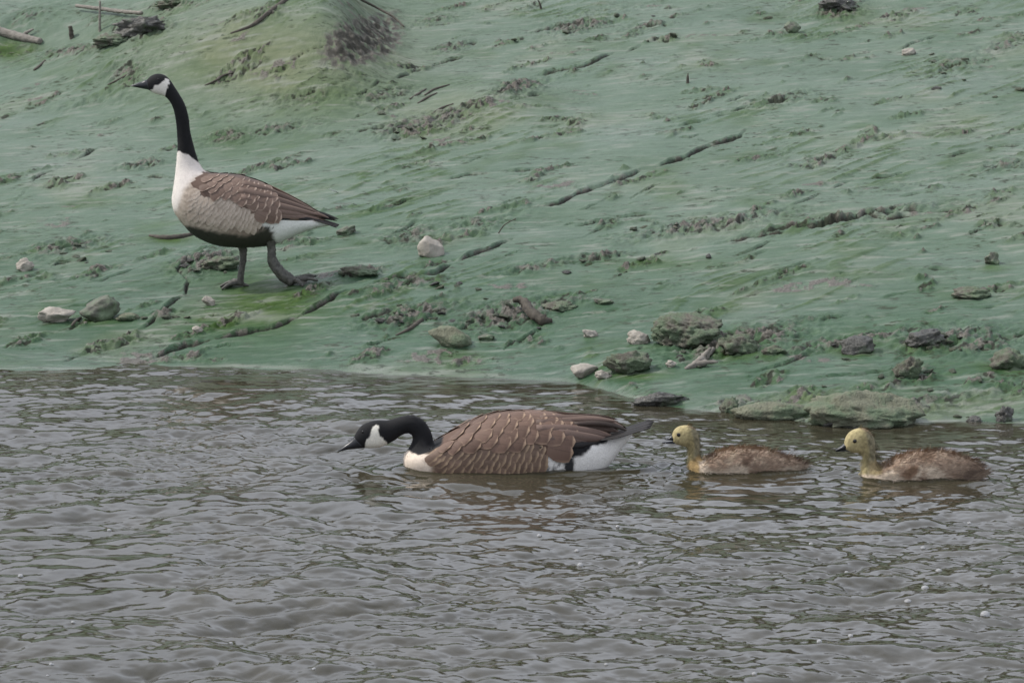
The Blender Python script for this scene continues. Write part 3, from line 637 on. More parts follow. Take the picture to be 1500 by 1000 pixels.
# ------------------------------------------------------------------ birds
DEP = [0.12]
def za(P): return P[..., 2]-np.abs(P[..., 1])*DEP[0]     # height as seen from the slightly raised viewpoint
class Body:
    """one continuous lofted body: stations given by ventral point, dorsal point and half width in the side view"""
    def __init__(s, V, D, W, ns=220, nt=64, ex=0.92):
        V = np.asarray(V, float); D = np.asarray(D, float); W = np.asarray(W, float)
        A = crom(np.hstack([V, D, W[:, None]]), 900)
        mid = 0.5*(A[:, :2]+A[:, 2:4]); L = np.concatenate([[0], np.cumsum(0.5*np.linalg.norm(np.diff(mid, axis=0), axis=1)
              + 0.25*np.linalg.norm(np.diff(A[:, :2], axis=0), axis=1) + 0.25*np.linalg.norm(np.diff(A[:, 2:4], axis=0), axis=1))])
        q = np.linspace(0, L[-1], ns); A = np.stack([np.interp(q, L, A[:, i]) for i in range(5)], -1)
        th = np.arange(nt)/nt*2*np.pi; c, si = np.cos(th), np.sin(th)
        c2 = np.sign(c)*np.abs(c)**ex; s2 = np.sign(si)*np.abs(si)**ex
        C = 0.5*(A[:, :2]+A[:, 2:4]); H = 0.5*(A[:, 2:4]-A[:, :2])
        s.P = np.stack([C[:, None, 0]+H[:, None, 0]*c2, -np.maximum(A[:, 4], 1e-4)[:, None]*s2, C[:, None, 1]+H[:, None, 1]*c2], -1)
        s.ns, s.nt = ns, nt; s._normals()
    def _normals(s):
        ds = np.gradient(s.P, axis=0); dt = (np.roll(s.P, -1, 1)-np.roll(s.P, 1, 1))
        n = np.cross(ds, dt); n /= np.linalg.norm(n, axis=2)[..., None]+1e-12
        C = s.P.mean(1, keepdims=True); flip = np.sign((n*(s.P-C)).sum(2).mean()); s.N = n*flip
        s.gs = np.linalg.norm(ds, axis=2)*(s.ns-1); s.gt = np.linalg.norm(dt, axis=2)/2*s.nt/(2*np.pi)
        s.T = ds/(np.linalg.norm(ds, axis=2)[..., None]+1e-12)
    def at(s, q, th, A=None):
        A = s.P if A is None else A
        q = np.clip(np.asarray(q, float), 0, 1)*(s.ns-1); i = np.clip(np.floor(q).astype(int), 0, s.ns-2); f = q-i
        t = (np.asarray(th, float)/(2*np.pi) % 1)*s.nt; j = np.floor(t).astype(int) % s.nt; g = t-np.floor(t); j2 = (j+1) % s.nt
        if A.ndim == 3: f = f[..., None]; g = g[..., None]
        return (A[i, j]*(1-g)+A[i, j2]*g)*(1-f) + (A[i+1, j]*(1-g)+A[i+1, j2]*g)*f
    def build(s, name, mat, parent, colfun):
        V = s.P.reshape(-1, 3); F = [tuple(f) for f in grid_faces(s.ns, s.nt, True)]
        F = [f[::-1] for f in F]
        V = np.vstack([V, s.P[0].mean(0), s.P[-1].mean(0)]); a, b = len(V)-2, len(V)-1
        for j in range(s.nt):
            F.append((a, j, (j+1) % s.nt)); F.append((b, (s.ns-1)*s.nt+(j+1) % s.nt, (s.ns-1)*s.nt+j))
        return mesh_np(name, V, F, mat, parent, colors=colfun(V))
def feather(B, q0, th0, L, Wd, lift, mat, parent, name='feather', slant=0.0, na=8, nb=5, curl=0.0, point=9.0):
    q0a = np.array(q0); gs = float(B.at(q0a, np.array(th0), B.gs)); gt = max(float(B.at(q0a, np.array(th0), B.gt)), 0.015)
    a = np.linspace(0, 1, na)[:, None]; b = np.linspace(-1, 1, nb)[None, :]
    wa = np.sqrt(np.clip(1-a**point, 0, 1))*(0.6+0.4*np.minimum(1, a/0.35)); wa = np.maximum(wa, 0.04)
    q = q0 + a*L/gs + 0*b; th = th0 + b*wa*Wd/2/gt + slant*a
    P = B.at(q, th); N = B.at(q, th, B.N)
    over = np.maximum(q-0.985, 0)*gs
    P = P + N*(lift[0] + (lift[1]-lift[0])*a + 0.0012*(1-np.abs(b)**2) + curl*a*a)[..., None]
    P[..., 0] += over
    uv = np.stack([a+0*b, 0.5+0.5*b+0*a], -1).reshape(-1, 2)
    F = grid_faces(na, nb); 
    return mesh_np(name, P.reshape(-1, 3), F, mat, parent, uv=uv)
def blade(name, pts, half, ys, sg, mat, parent, n=14, thick=0.0014, cup=0.0022):
    """a long flight feather: centre line in the side view, width along the local normal, slightly cupped"""
    C = crom(np.asarray(pts, float), n); T = np.gradient(C, axis=0); T /= np.linalg.norm(T, axis=1)[:, None]; Nn = np.stack([-T[:, 1], T[:, 0]], -1)
    t = np.linspace(0, 1, n); wv_ = np.interp(t, np.linspace(0, 1, len(half)), half)*np.sqrt(np.clip(1-t**7, 0.01, 1))
    yy = np.interp(t, np.linspace(0, 1, len(ys)), ys); V = []; uv = []
    for lay in (1, -1):
        for i in range(n):
            for b in (-1, -.5, 0, .5, 1):
                p = C[i]+Nn[i]*wv_[i]*b
                V.append((p[0], sg*(yy[i]+cup*(1-b*b)+lay*thick/2-.55*wv_[i]*max(b, 0)), p[1])); uv.append((t[i], .5+.5*b))
    F = [tuple(f) for f in grid_faces(n, 5)]; F += [tuple(int(k)+n*5 for k in f[::-1]) for f in grid_faces(n, 5)]
    ring = [i*5 for i in range(n)]+[(n-1)*5+k for k in range(1, 5)]+[i*5+4 for i in range(n-2, -1, -1)]+[3, 2, 1]
    for k in range(len(ring)):
        p, q = ring[k], ring[(k+1) % len(ring)]; F.append((p, q, q+n*5, p+n*5))
    return mesh_np(name, V, F, mat, parent, uv=np.array(uv))
def fan_feather(name, pts, y0, y1, half, mat, parent, n=12):
    C = crom(np.asarray(pts, float), n); t = np.linspace(0, 1, n); w_ = np.interp(t, np.linspace(0, 1, len(half)), half)*np.sqrt(np.clip(1-t**9, .02, 1))
    V = []; uv = []
    for lay in (1, -1):
        for i in range(n):
            for b in (-1, -.5, 0, .5, 1):
                y = y0+(y1-y0)*t[i]; V.append((C[i, 0]-abs(y)*.18*t[i], y+w_[i]*b, C[i, 1]-.10*abs(y)+.0025*(1-b*b)+lay*.0010)); uv.append((t[i], .5+.5*b))
    F = [tuple(f) for f in grid_faces(n, 5)]; F += [tuple(int(k)+n*5 for k in f[::-1]) for f in grid_faces(n, 5)]
    ring = [i*5 for i in range(n)]+[(n-1)*5+k for k in range(1, 5)]+[i*5+4 for i in range(n-2, -1, -1)]+[3, 2, 1]
    for k in range(len(ring)):
        p, q = ring[k], ring[(k+1) % len(ring)]; F.append((p, q, q+n*5, p+n*5))
    return mesh_np(name, V, F, mat, parent, uv=np.array(uv))
def fuzz(name, B, n, length, width, out, mat, parent, colfun, seed, qr=(0, 1), keep=None, lenfun=None):
    """thousands of short down barbs, each a thin sliver, shaded with the body's own normals"""
    r = np.random.default_rng(seed); m = n*4; q = r.uniform(qr[0], qr[1], m); th = r.uniform(0, 2*np.pi, m)
    ar = B.at(q, th, B.gs)*B.at(q, th, B.gt); k = r.uniform(0, np.quantile(ar, .98), m) < ar; q, th = q[k][:n], th[k][:n]
    P = B.at(q, th); N = B.at(q, th, B.N); T = B.at(q, th, B.T)
    if keep is not None:
        k = keep(P); P, N, T = P[k], N[k], T[k]
    n = len(P); cl = np.stack([perlin(P[:, 0]*95+o_, P[:, 2]*95+P[:, 1]*60) for o_ in (0, 40, 80)], -1); d = out*N + T*(1-out) + .55*cl + r.normal(0, .25, (n, 3)); d /= np.linalg.norm(d, axis=1)[:, None]
    s = np.cross(d, N); s /= np.linalg.norm(s, axis=1)[:, None]+1e-9
    L = length*r.uniform(.45, 1.5, (n, 1))*(1+.5*cl[:, :1])
    if lenfun is not None: L = L*lenfun(P)[:, None]
    wd = width*r.uniform(.6, 1.3, (n, 1)); base = P-N*0.0015
    V = np.stack([base-s*wd/2, base+s*wd/2, base+d*L*.6+s*wd*.3+N*L*.05, base+d*L], 1).reshape(-1, 3)
    F = (np.arange(n)[:, None]*4+np.array([[0, 1, 2, 3]]))
    col = colfun(P)*r.uniform(.85, 1.3, (n, 1))*(1+.30*cl[:, 1:2]); col = np.repeat(col, 4, 0)
    o = mesh_np(name, V, F, mat, parent, colors=np.clip(col, 0, .9))
    o.data.normals_split_custom_set_from_vertices(np.repeat(N*.8+d*.2, 4, 0).tolist())
    o['kind'] = 'stuff'; return o
def ellip(name, c, r, mat, parent, sub=3):
    V, F = ico(sub); return mesh_np(name, V*np.array(r)+np.array(c), F, mat, parent)
def lerp(c, m, d):
    return c*(1-m[:, None]) + np.asarray(d)[None, :]*m[:, None]
def nz(P, s, o=0.0):
    return perlin(P[:, 0]*s+o, P[:, 2]*s+P[:, 1]*s*.7)

M_BODY = mat_plumage('goose_plumage', .78, .02, .22, (1, 1, 1), 260)
M_DOWN = mat_plumage('soft_down', .9, .06, .15, (1, 1, 1), 150)
M_BILL = mat_plain('black_bill', (.014, .015, .018), .32, .3, 120)
M_EYE = mat_plain('dark_eye', (.006, .004, .003), .06, .1, 20)
M_LEG = mat_plain('muddy_leg', (.062, .060, .050), .6, .6, 60, .5, .004)
M_TAIL = mat_feather('black_tail_feather', (.010, .009, .009), (.014, .012, .012), (.022, .019, .018))
M_PRIM = mat_feather('dark_primary', (.032, .024, .020), (.055, .038, .031), (.10, .075, .06), .9, .99, .5)
BLACK = (.0075, .0075, .0085)

def goose(name, label, anchor, ppm, loc, V, D, W, Z2P, paint, wing_poly, flank_poly, bill, eye, prim, tail, mats, seed):
    """anchor: picture point of the local origin; Z2P turns a traced unit into picture pixels"""
    root = empty(name, loc); tag(root, label, 'goose', 'adult geese')
    L = lambda p: np.stack([(np.asarray(p, float)[..., 0]-anchor[0])/ppm, (anchor[1]-np.asarray(p, float)[..., 1])/ppm], -1)
    toL = lambda p: L(Z2P(np.asarray(p, float)))
    V2, D2 = toL(V), toL(D); k = 1/(ppm*paint['scale'])
    B = Body(V2, D2, np.asarray(W)*k)
    wp = [tuple(p) for p in toL(wing_poly)]; fp = [tuple(p) for p in toL(flank_poly)]
    def colf(P): return paint['fun'](P, toL)
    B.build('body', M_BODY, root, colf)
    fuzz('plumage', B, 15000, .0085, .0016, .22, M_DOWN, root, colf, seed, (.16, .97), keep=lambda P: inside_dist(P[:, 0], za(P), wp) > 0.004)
    # wings: a smooth covert shell on each side, feathers upon it
    r = random.Random(seed); wings = []
    for sg in (1, -1):
        na, nb = 60, 26; qs = np.linspace(.33, .97, na)[:, None]; th = np.linspace(0.02, 1.75, nb)[None, :]*sg
        P = B.at(qs+0*th, th+0*qs); N = B.at(qs+0*th, th+0*qs, B.N); d = inside_dist(P[..., 0], za(P), wp)
        P = P+N*np.clip(.0035-d*.10, -.004, .006)[..., None]
        F = grid_faces(na, nb); dm = d.ravel(); F = F[(dm[F] < .004).any(1)]
        if sg < 0: F = F[:, ::-1]
        used = np.unique(F); rm = np.zeros(na*nb, int); rm[used] = np.arange(len(used))
        V_ = P.reshape(-1, 3)[used]; c = np.full((len(V_), 3), mats['shell'])
        wings.append(mesh_np('wing', V_, rm[F], M_BODY, root, colors=c))
    cnt = 0
    for sg, wing in zip((1, -1), wings):
        # flank rows first, then wing coverts row by row from tail to breast so that front feathers lie on top
        for kind, step, wd, ln in (('flank', mats['fl'][0], mats['fl'][1], mats['fl'][2]), ('wing', mats['wg'][0], mats['wg'][1], mats['wg'][2])):
            if kind == 'flank' and sg < 0: step *= 1.9; wd *= 1.7
            Ltot = float(B.at(np.array(.6), np.array(1.2), B.gs))
            q = .965; row = 0
            while q > .22:
                th = .06 if kind == 'wing' else .7
                row += 1; th += (row % 2)*.22*wd/max(float(B.at(np.array(q), np.array(1.0), B.gt)), .03)*.8
                while th < 2.5:
                    gt = max(float(B.at(np.array(q), np.array(sg*th), B.gt)), .025)
                    qq = q+r.uniform(-.2, .2)*step/Ltot; tt = th+r.uniform(-.12, .12)*wd/gt
                    P = B.at(np.array(qq), np.array(sg*tt)); pa = np.array([P[0]]), np.array([za(P)])
                    din = inside_dist(pa[0], pa[1], wp if kind == 'wing' else fp)[0]
                    if din < -.003:
                        size = 1.0
                        if kind == 'wing':   # small at the shoulder, long towards the tail
                            f = (P[0]-wp[0][0])/.35; size = .8+.55*np.clip(f, 0, 1)
                            f2 = .0045
                        else:
                            f2 = .0016
                        m = mats['wing_m'] if kind == 'wing' else mats['flank_m']
                        feather(B, qq, sg*tt, ln*size*r.uniform(.9, 1.1), wd*size*1.15, (.0022+ (.0025 if kind == 'wing' else 0), .0022+f2+(.0025 if kind == 'wing' else 0)), m,
                                wing if kind == 'wing' else root, slant=sg*r.uniform(.0, .16), curl=r.uniform(0, .0012)); cnt += 1
                    th += wd/gt*.80
                q -= step/Ltot
    # flight feathers and tail
    for sg, wing in zip((-1, 1), wings):
        for i, (pts, half, m, up, off) in enumerate(prim):
            q = toL(pts); side = B.P[:, 1:B.nt//2]; sx, sz, sy = side[..., 0].ravel(), za(side).ravel(), -side[..., 1].ravel()
            ys = np.array([sy[np.argmin((sx-a)**2+(sz-b)**2)] for a, b in q])
            if up < 0: ys = ys*0+np.linspace(.045, .02, len(ys))
            ys = np.minimum.accumulate(ys+off)
            q = q+np.stack([0*ys, up*ys*DEP[0]], -1)
            blade('primary', q, [h*k for h in half], ys, sg, [M_PRIM, mats['sec'], M_TAIL][m], wing)
    for i, (pts, half, y) in enumerate(tail):
        fan_feather('tail_feather', toL(pts)+np.array([0, .0016*(i % 2)]), y*.55, y*1.25, [.014, .019, .020, .017], M_TAIL, root)
    # head
    BV, BD, BW = bill; bb = Body(toL(BV), toL(BD), np.asarray(BW)*k, 40, 24, .85)
    bo = bb.build('bill', M_BILL, root, lambda P: np.full((len(P), 3), .015))
    bc = (toL(BV[2])+toL(BD[2]))/2
    e = toL([eye])[0]; yb = float(np.asarray(W)[2]*k)
    for sg in (-1, 1):
        # eye rests on the head surface
        q = np.argmin(((B.P[:60, :, 0]-e[0])**2+(B.P[:60, :, 2]-e[1])**2+np.where(B.P[:60, :, 1]*sg > 0, 0, 9)).ravel()); p = B.P[:60].reshape(-1, 3)[q]
        ellip('eye', p-np.array([0, sg*.0015, 0]), (.0048, .0032, .0048), M_EYE, root)
    return root, B, toL, k

# ---- the goose walking on the bank (traced in units of 1/2.632 picture pixel from (160, 80))
ga, gppm = ground_hit(392, 418)
Z1 = lambda p: p/2.632+np.array([160, 80])
V1 = [(168,140),(180,149),(198,155),(215,159),(228,165),(239,176),(250,193),(260,222),(267,265),(270,310),(271,350),(268,395),(263,440),(255,500),(247,550),(249,585),(262,617),(290,655),(325,692),(375,720),(430,737),(490,742),(550,742),(605,737),(650,727),(700,705),(750,684),(800,668),(840,660),(872,655)]
D1 = [(156,101),(172,85),(197,76),(226,82),(247,102),(262,125),(281,155),(302,195),(315,245),(320,295),(330,340),(344,392),(358,428),(378,449),(420,459),(460,461),(490,464),(510,466),(530,472),(550,479),(575,488),(605,501),(635,516),(665,534),(695,553),(730,577),(770,600),(810,624),(845,642),(872,652)]
W1 = [16,23,28,28,26,24,24,24,24,25,27,31,40,60,78,90,98,104,108,110,110,107,102,94,85,72,57,40,26,12]
def paint1(P, toL):
    x, z = P[:, 0], za(P); c = np.tile(np.array([.50, .42, .345]), (len(P), 1))     # pale barred flank ground colour
    n1 = .004*nz(P, 60)+.002*nz(P, 160, 5)
    def pol(pts, soft=.003): return sstep(soft, -soft, inside_dist(x, z, [tuple(q) for q in toL(pts)])+n1)
    # vertical barring of breast and flank
    bars = .5+.5*np.sin(2*np.pi*(x*66+2.2*nz(P, 14)+z*9)); c = lerp(c, .62*bars*sstep(-.4, .3, nz(P, 40, 3)+.25), (.235, .185, .145))
    c = lerp(c, pol([(470,560),(585,620),(620,720),(480,720),(430,640)], .03)*.6, (.20, .15, .115))
    c = lerp(c, pol([(340,500),(390,455),(700,500),(880,640),(600,640),(480,540),(380,545)], .006), (.15, .10, .075))
    c = lerp(c, pol([(200,340),(380,340),(372,455),(335,480),(300,520),(270,580),(220,620)], .014), (.68, .62, .57))
    c = lerp(c, pol([(235,340),(300,340),(285,560),(270,600),(235,600)], .014), (.69, .64, .59))
    c = lerp(c, pol([(575,640),(600,626),(860,648),(890,700),(600,760),(640,690)], .005), (.74, .74, .70))
    c = lerp(c, pol([(100,40),(300,40),(330,200),(345,360),(360,420),(318,392),(290,376),(255,372),(200,372)], .0016), BLACK)
    c = lerp(c, pol([(172,139),(190,126),(215,111),(230,97),(243,99),(246,112),(240,130),(232,152),(224,175),(180,160)], .0013), (.70, .66, .60))
    # belly stained dark by wet mud up to a straight line
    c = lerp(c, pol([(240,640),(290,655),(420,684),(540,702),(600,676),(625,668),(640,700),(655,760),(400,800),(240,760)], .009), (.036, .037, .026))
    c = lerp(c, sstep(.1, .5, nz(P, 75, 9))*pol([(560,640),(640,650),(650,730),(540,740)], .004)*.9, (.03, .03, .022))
    return c
MW1 = mat_feather('brown_covert', (.125, .080, .060), (.150, .105, .082), (.44, .33, .26), .85, .92, .5)
MF1 = mat_feather('pale_flank_feather', (.25, .20, .16), (.34, .28, .225), (.50, .42, .35), .50, .85, .5)
MS1 = mat_feather('brown_secondary', (.105, .070, .055), (.14, .095, .075), (.28, .205, .16), .93, .99, .8)
prim1 = [([(560,606),(640,620),(730,628),(815,633)],[10,15,13,5],1,1,.004), ([(600,628),(680,632),(760,633),(830,640)],[5,7,7,4],2,1,.002), ([(530,578),(620,599),(720,615),(825,627)],[12,16,14,5],1,1,.0065), ([(520,552),(615,576),(715,599),(835,622)],[13,16,14,5],1,1,.009),
         ([(510,526),(605,550),(700,578),(815,609)],[13,16,15,6],1,1,.0115), ([(520,500),(600,520),(690,553),(790,596)],[10,13,12,6],1,1,.013), ([(700,590),(770,604),(830,617),(886,634)],[7,9,8,4],2,1,.004), ([(690,600),(770,615),(830,626),(880,640)],[6,8,8,3],2,1,.003), ([(640,552),(720,582),(790,604),(850,624)],[6,9,9,5],1,-1,0)]
tail1 = [([(740,610),(800,630),(850,645),(889,657)],[10,13,13,10],y) for y in (-.040,-.028,-.016,-.005,.005,.016,.028,.040)]
bill1 = ([(172,143),(160,137),(140,133),(120,129),(104,126),(95,124)], [(158,99),(150,100),(138,106),(122,111),(106,117),(95,120)], [17,15,13,11,8,3])
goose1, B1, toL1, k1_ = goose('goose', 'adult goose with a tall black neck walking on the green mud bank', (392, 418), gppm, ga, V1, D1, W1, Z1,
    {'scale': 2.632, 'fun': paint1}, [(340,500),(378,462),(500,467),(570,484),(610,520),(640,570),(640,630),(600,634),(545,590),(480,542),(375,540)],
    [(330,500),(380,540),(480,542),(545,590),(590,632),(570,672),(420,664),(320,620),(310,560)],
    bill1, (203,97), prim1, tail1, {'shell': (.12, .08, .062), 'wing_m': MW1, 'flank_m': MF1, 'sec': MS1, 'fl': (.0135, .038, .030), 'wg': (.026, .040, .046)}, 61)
def leg(root, toL, loc, pts, radii, y, toes, hind, seed):
    Q = toL(pts); W3 = np.stack([Q[:, 0], np.full(len(Q), y), Q[:, 1]], -1)
    # the foot is set down on the mud under it
    gx, gy = loc[0]+W3[-1, 0], loc[1]+y; W3[-1, 2] = gz(gx, gy)-loc[2]+.012
    V, F = tube(W3, radii, 30, 12, .07, seed); lg = mesh_np('leg', V, F, M_LEG, root)
    A = W3[-1]; parts = []; tips = []
    for dx, dy, rz_ in toes:
        tp = A+np.array([dx, dy, 0]); tp[2] = gz(loc[0]+tp[0], loc[1]+tp[1])-loc[2]+rz_; tips.append(tp)
        m = (A+tp)/2+np.array([0, 0, .012]); parts.append(tube([A+np.array([0, 0, .004]), m, tp], [.011, .009, .005], 12, 8, .1, seed))
    hv = A+np.array(hind); parts.append(tube([A, (A+hv)/2, hv], [.009, .007, .004], 8, 8, .1, seed))
    for i in range(len(tips)-1):        # webs
        n = 6; g = []
        for a in range(n):
            for b in range(n):
                f = a/(n-1); s_ = b/(n-1); e = tips[i]*(1-s_)+tips[i+1]*s_; p = A+(e-A)*f*(1-.22*math.sin(math.pi*s_)); g.append(p+np.array([0, 0, .008*math.sin(math.pi*f)]))
        g = np.array(g); fc = [tuple(q) for q in grid_faces(n, n)]
        parts.append((np.vstack([g, g-np.array([0, 0, .003])]), fc+[tuple(int(v)+n*n for v in q[::-1]) for q in fc]))
    V, F = join(parts); mesh_np('foot', V, F, M_LEG, lg)
leg(goose1, toL1, ga, [(505,715),(513,745),(515,790),(507,840),(502,888)], [.032,.019,.0145,.0135,.015], .035, [(-.075,-.03,.004),(-.085,.015,.004),(-.05,.055,.004)], (.035,.0,-.006), 1)
leg(goose1, toL1, ga, [(622,690),(630,735),(634,790),(668,840),(712,893)], [.036,.018,.021,.026,.024], -.045, [(.105,-.025,.010),(.095,.03,.018),(.045,-.065,.006)], (-.02,.0,-.004), 2)

DEP[0] = 0.175
# ---- the goose swimming (traced in picture pixels)
wa, wt = plane_hit(770, 686); wppm = FPX/wt
V2 = [(533.6,654.5),(539,655.6),(546,655.6),(555,654.5),(563,652),(571,648),(579,643.5),(587,637.5),(594,634),(600,634),(604,637.5),(604.5,643),(602,650),(598,657),(593.5,663),(591,671),(591.5,680),(597,690),(610,702),(632,714),(662,722),(700,727),(740,728),(780,725),(815,718),(845,709),(868,699),(886,687),(902,668),(916,648),(928,633)]
D2 = [(518.5,640),(522.5,632),(530,622.5),(541,617),(553,614.5),(567,614.6),(579,611.5),(589,608.6),(599,607.3),(610,608.8),(621,615),(629,626),(633.5,638),(635.5,648),(641,650),(651,643),(666,632.5),(683,622),(700,613.5),(718,607.5),(738,603.8),(760,602.2),(783,603.5),(806,606.5),(828,612),(848,619),(866,627),(882,634),(898,637),(911,635),(925,629)]
W2 = [8,10.5,13,13.5,13,12.5,12.5,12.5,12.5,12.5,12.5,13,15,20,28,36,43,49,54,58,60,61,60,56,50,41,31,22,14,8,4]
def paint2(P, toL):
    x, z = P[:, 0], za(P); c = np.tile(np.array([.30, .215, .150]), (len(P), 1)); n1 = .004*nz(P, 60)+.002*nz(P, 160, 5)
    def pol(pts, soft=.003): return sstep(soft, -soft, inside_dist(x, z, [tuple(q) for q in toL(pts)])+n1)
    bars = .5+.5*np.sin(2*np.pi*(x*60+2.0*nz(P, 14)+z*14)); c = lerp(c, .6*bars, (.12, .080, .058))
    c = lerp(c, pol([(640,655),(660,625),(760,590),(930,600),(930,640),(850,650),(800,672),(770,640),(690,660)], .006), (.115, .070, .050))
    c = lerp(c, pol([(790,668),(822,655),(850,655),(880,640),(960,600),(960,760),(790,760)], .004), (.74, .72, .68))
    c = lerp(c, pol([(806,666),(840,636),(895,628),(888,648),(866,653),(858,664),(838,672),(826,664)], .004), BLACK)
    c = lerp(c, pol([(570,655),(604,655),(626,664),(634,680),(628,720),(570,720)], .006), (.68, .58, .48))
    c = lerp(c, pol([(480,600),(650,590),(648,651),(638,656),(632,663),(616,666),(604,663),(596,659),(585,659),(560,670),(480,670)], .0016), BLACK)
    c = lerp(c, pol([(533,657),(537,646),(543,635),(545,627),(551,622.5),(555.5,623.5),(555.5,632),(558,638),(566,646),(568.5,650),(560,660)], .0012), (.72, .69, .60))
    c = lerp(c, sstep(.0, .35, nz(P, 70, 2))*pol([(800,680),(815,672),(832,668),(840,672),(840,700),(795,700)], .004)*.85, (.035, .03, .03))
    c = lerp(c, pol([(826,676),(836,670),(839.5,676),(840,705),(824,705)], .003), (.030, .030, .032))
    return c
MW2 = mat_feather('brown_back_covert', (.095, .056, .040), (.125, .078, .057), (.34, .235, .16), .86, .92, .5)
MF2 = mat_feather('brown_flank_feather', (.105, .068, .049), (.15, .10, .073), (.35, .25, .165), .70, .90, .5)
MS2 = mat_feather('brown_tertial', (.090, .060, .048), (.125, .083, .066), (.20, .145, .115), .95, .99, .9)
prim2 = [([(790,655),(822,652),(850,651),(878,646)],[5,6,6,3],2,1,.002), ([(782,645),(812,643),(842,645),(868,645)],[8,9,6,3],1,1,.005), ([(785,636),(825,637),(860,641),(892,642)],[7,8,7,3],1,1,.0075), ([(785,628),(830,629),(868,634),(900,638)],[6,7,7,3],1,1,.010),
         ([(785,620),(835,620),(875,625),(906,631)],[6,7,7,3],1,1,.012), ([(790,613),(840,612.5),(880,616),(913,624)],[5,6,6,3],1,1,.010), ([(800,609),(840,608),(875,609),(905,613)],[3,4,4,2],1,-1,0), ([(840,613),(870,613),(895,617),(920,627)],[3,4,4,2],0,-1,0)]
tail2 = [([(866,641),(895,636),(924,627),(957,617)],[6,7,6,4],y) for y in (-.055,-.040,-.026,-.013,.0,.013,.026,.040,.055)]
bill2 = ([(534.5,655.5),(528,656),(520,656.5),(511,657.5),(502,659.5),(494.5,661.5)], [(519,638.5),(516,642),(511,646.5),(505,651),(499,656),(494.5,660)], [9,8,7,6,4.5,2])
goose2, B2, toL2, k2_ = goose('goose', 'adult goose swimming low with its black neck stretched forward', (770, 686), wppm, wa, V2, D2, W2, lambda p: p,
    {'scale': 1.0, 'fun': paint2}, [(638,655),(660,636),(700,613),(760,601),(800,605),(814,618),(816,636),(812,654),(797,669),(789,656),(770,642),(720,652),(680,662)],
    [(625,668),(640,652),(680,660),(720,650),(770,640),(790,656),(796,672),(794,700),(760,712),(700,714),(640,704)],
    bill2, (533,630), prim2, tail2, {'shell': (.10, .062, .045), 'wing_m': MW2, 'flank_m': MF2, 'sec': MS2, 'fl': (.018, .040, .038), 'wg': (.036, .046, .058)}, 62)

# ---- goslings
def gosling(name, label, u, v, sc, origin, V, D, W, marks, eye, bills, seed):
    a, t_ = plane_hit(u, v); ppm = FPX/t_; k = 1/(ppm*sc)
    root = empty(name, a); tag(root, label, 'gosling', 'goslings')
    toL = lambda p: (np.asarray(p, float)/sc+np.array(origin)-np.array([u, v]))*np.array([1, -1])/ppm
    B = Body(toL(V), toL(D), np.asarray(W)*k, 150, 48)
    def colf(P):
        x, z = P[:, 0], za(P)-.010; n1 = .003*nz(P, 110)+.002*nz(P, 240, 4)
        def pol(pts, soft): return sstep(soft, -soft, inside_dist(x, z, [tuple(q) for q in toL(pts)])+n1)
        c = np.tile(np.array([.30, .215, .155]), (len(P), 1)); c = lerp(c, sstep(-.2, .5, nz(P, 45, 7)), (.39, .30, .22))
        for pts, soft, cc in marks: c = lerp(c, pol(pts, soft), cc)
        return np.clip(c*(1+.35*nz(P, 130, 3)+.25*nz(P, 300, 8))[:, None], .01, .8)
    B.build('body', M_DOWN, root, colf)
    head = toL([(420, 0)])[0][0]
    fuzz('down', B, 15000, .0190, .0010, .42, M_DOWN, root, colf, seed, (.09, 1), lenfun=lambda P: np.where(P[:, 0] < head, .62, 1.0)*(1+.5*sstep(.05, .2, P[:, 0])))
    for nm, (BV, BD, BW) in bills:
        Body(toL(BV), toL(BD), np.asarray(BW)*k, 24, 18, .85).build(nm, M_BILL, root, lambda P: np.full((len(P), 3), .02))
    e = toL([eye])[0]
    for sg in (-1, 1):
        H = B.P[:50]; q = np.argmin(((H[:, :, 0]-e[0])**2+(H[:, :, 2]-e[1])**2+np.where(H[:, :, 1]*sg > 0, 0, 9)).ravel()); p = H.reshape(-1, 3)[q]
        ellip('eye', p+np.array([0, sg*.0012, 0]), (.0062, .0036, .0060), M_EYE, root)
    return root
YEL, YOL, PAL, BRN = (.37, .31, .16), (.23, .205, .13), (.58, .48, .37), (.20, .135, .095)
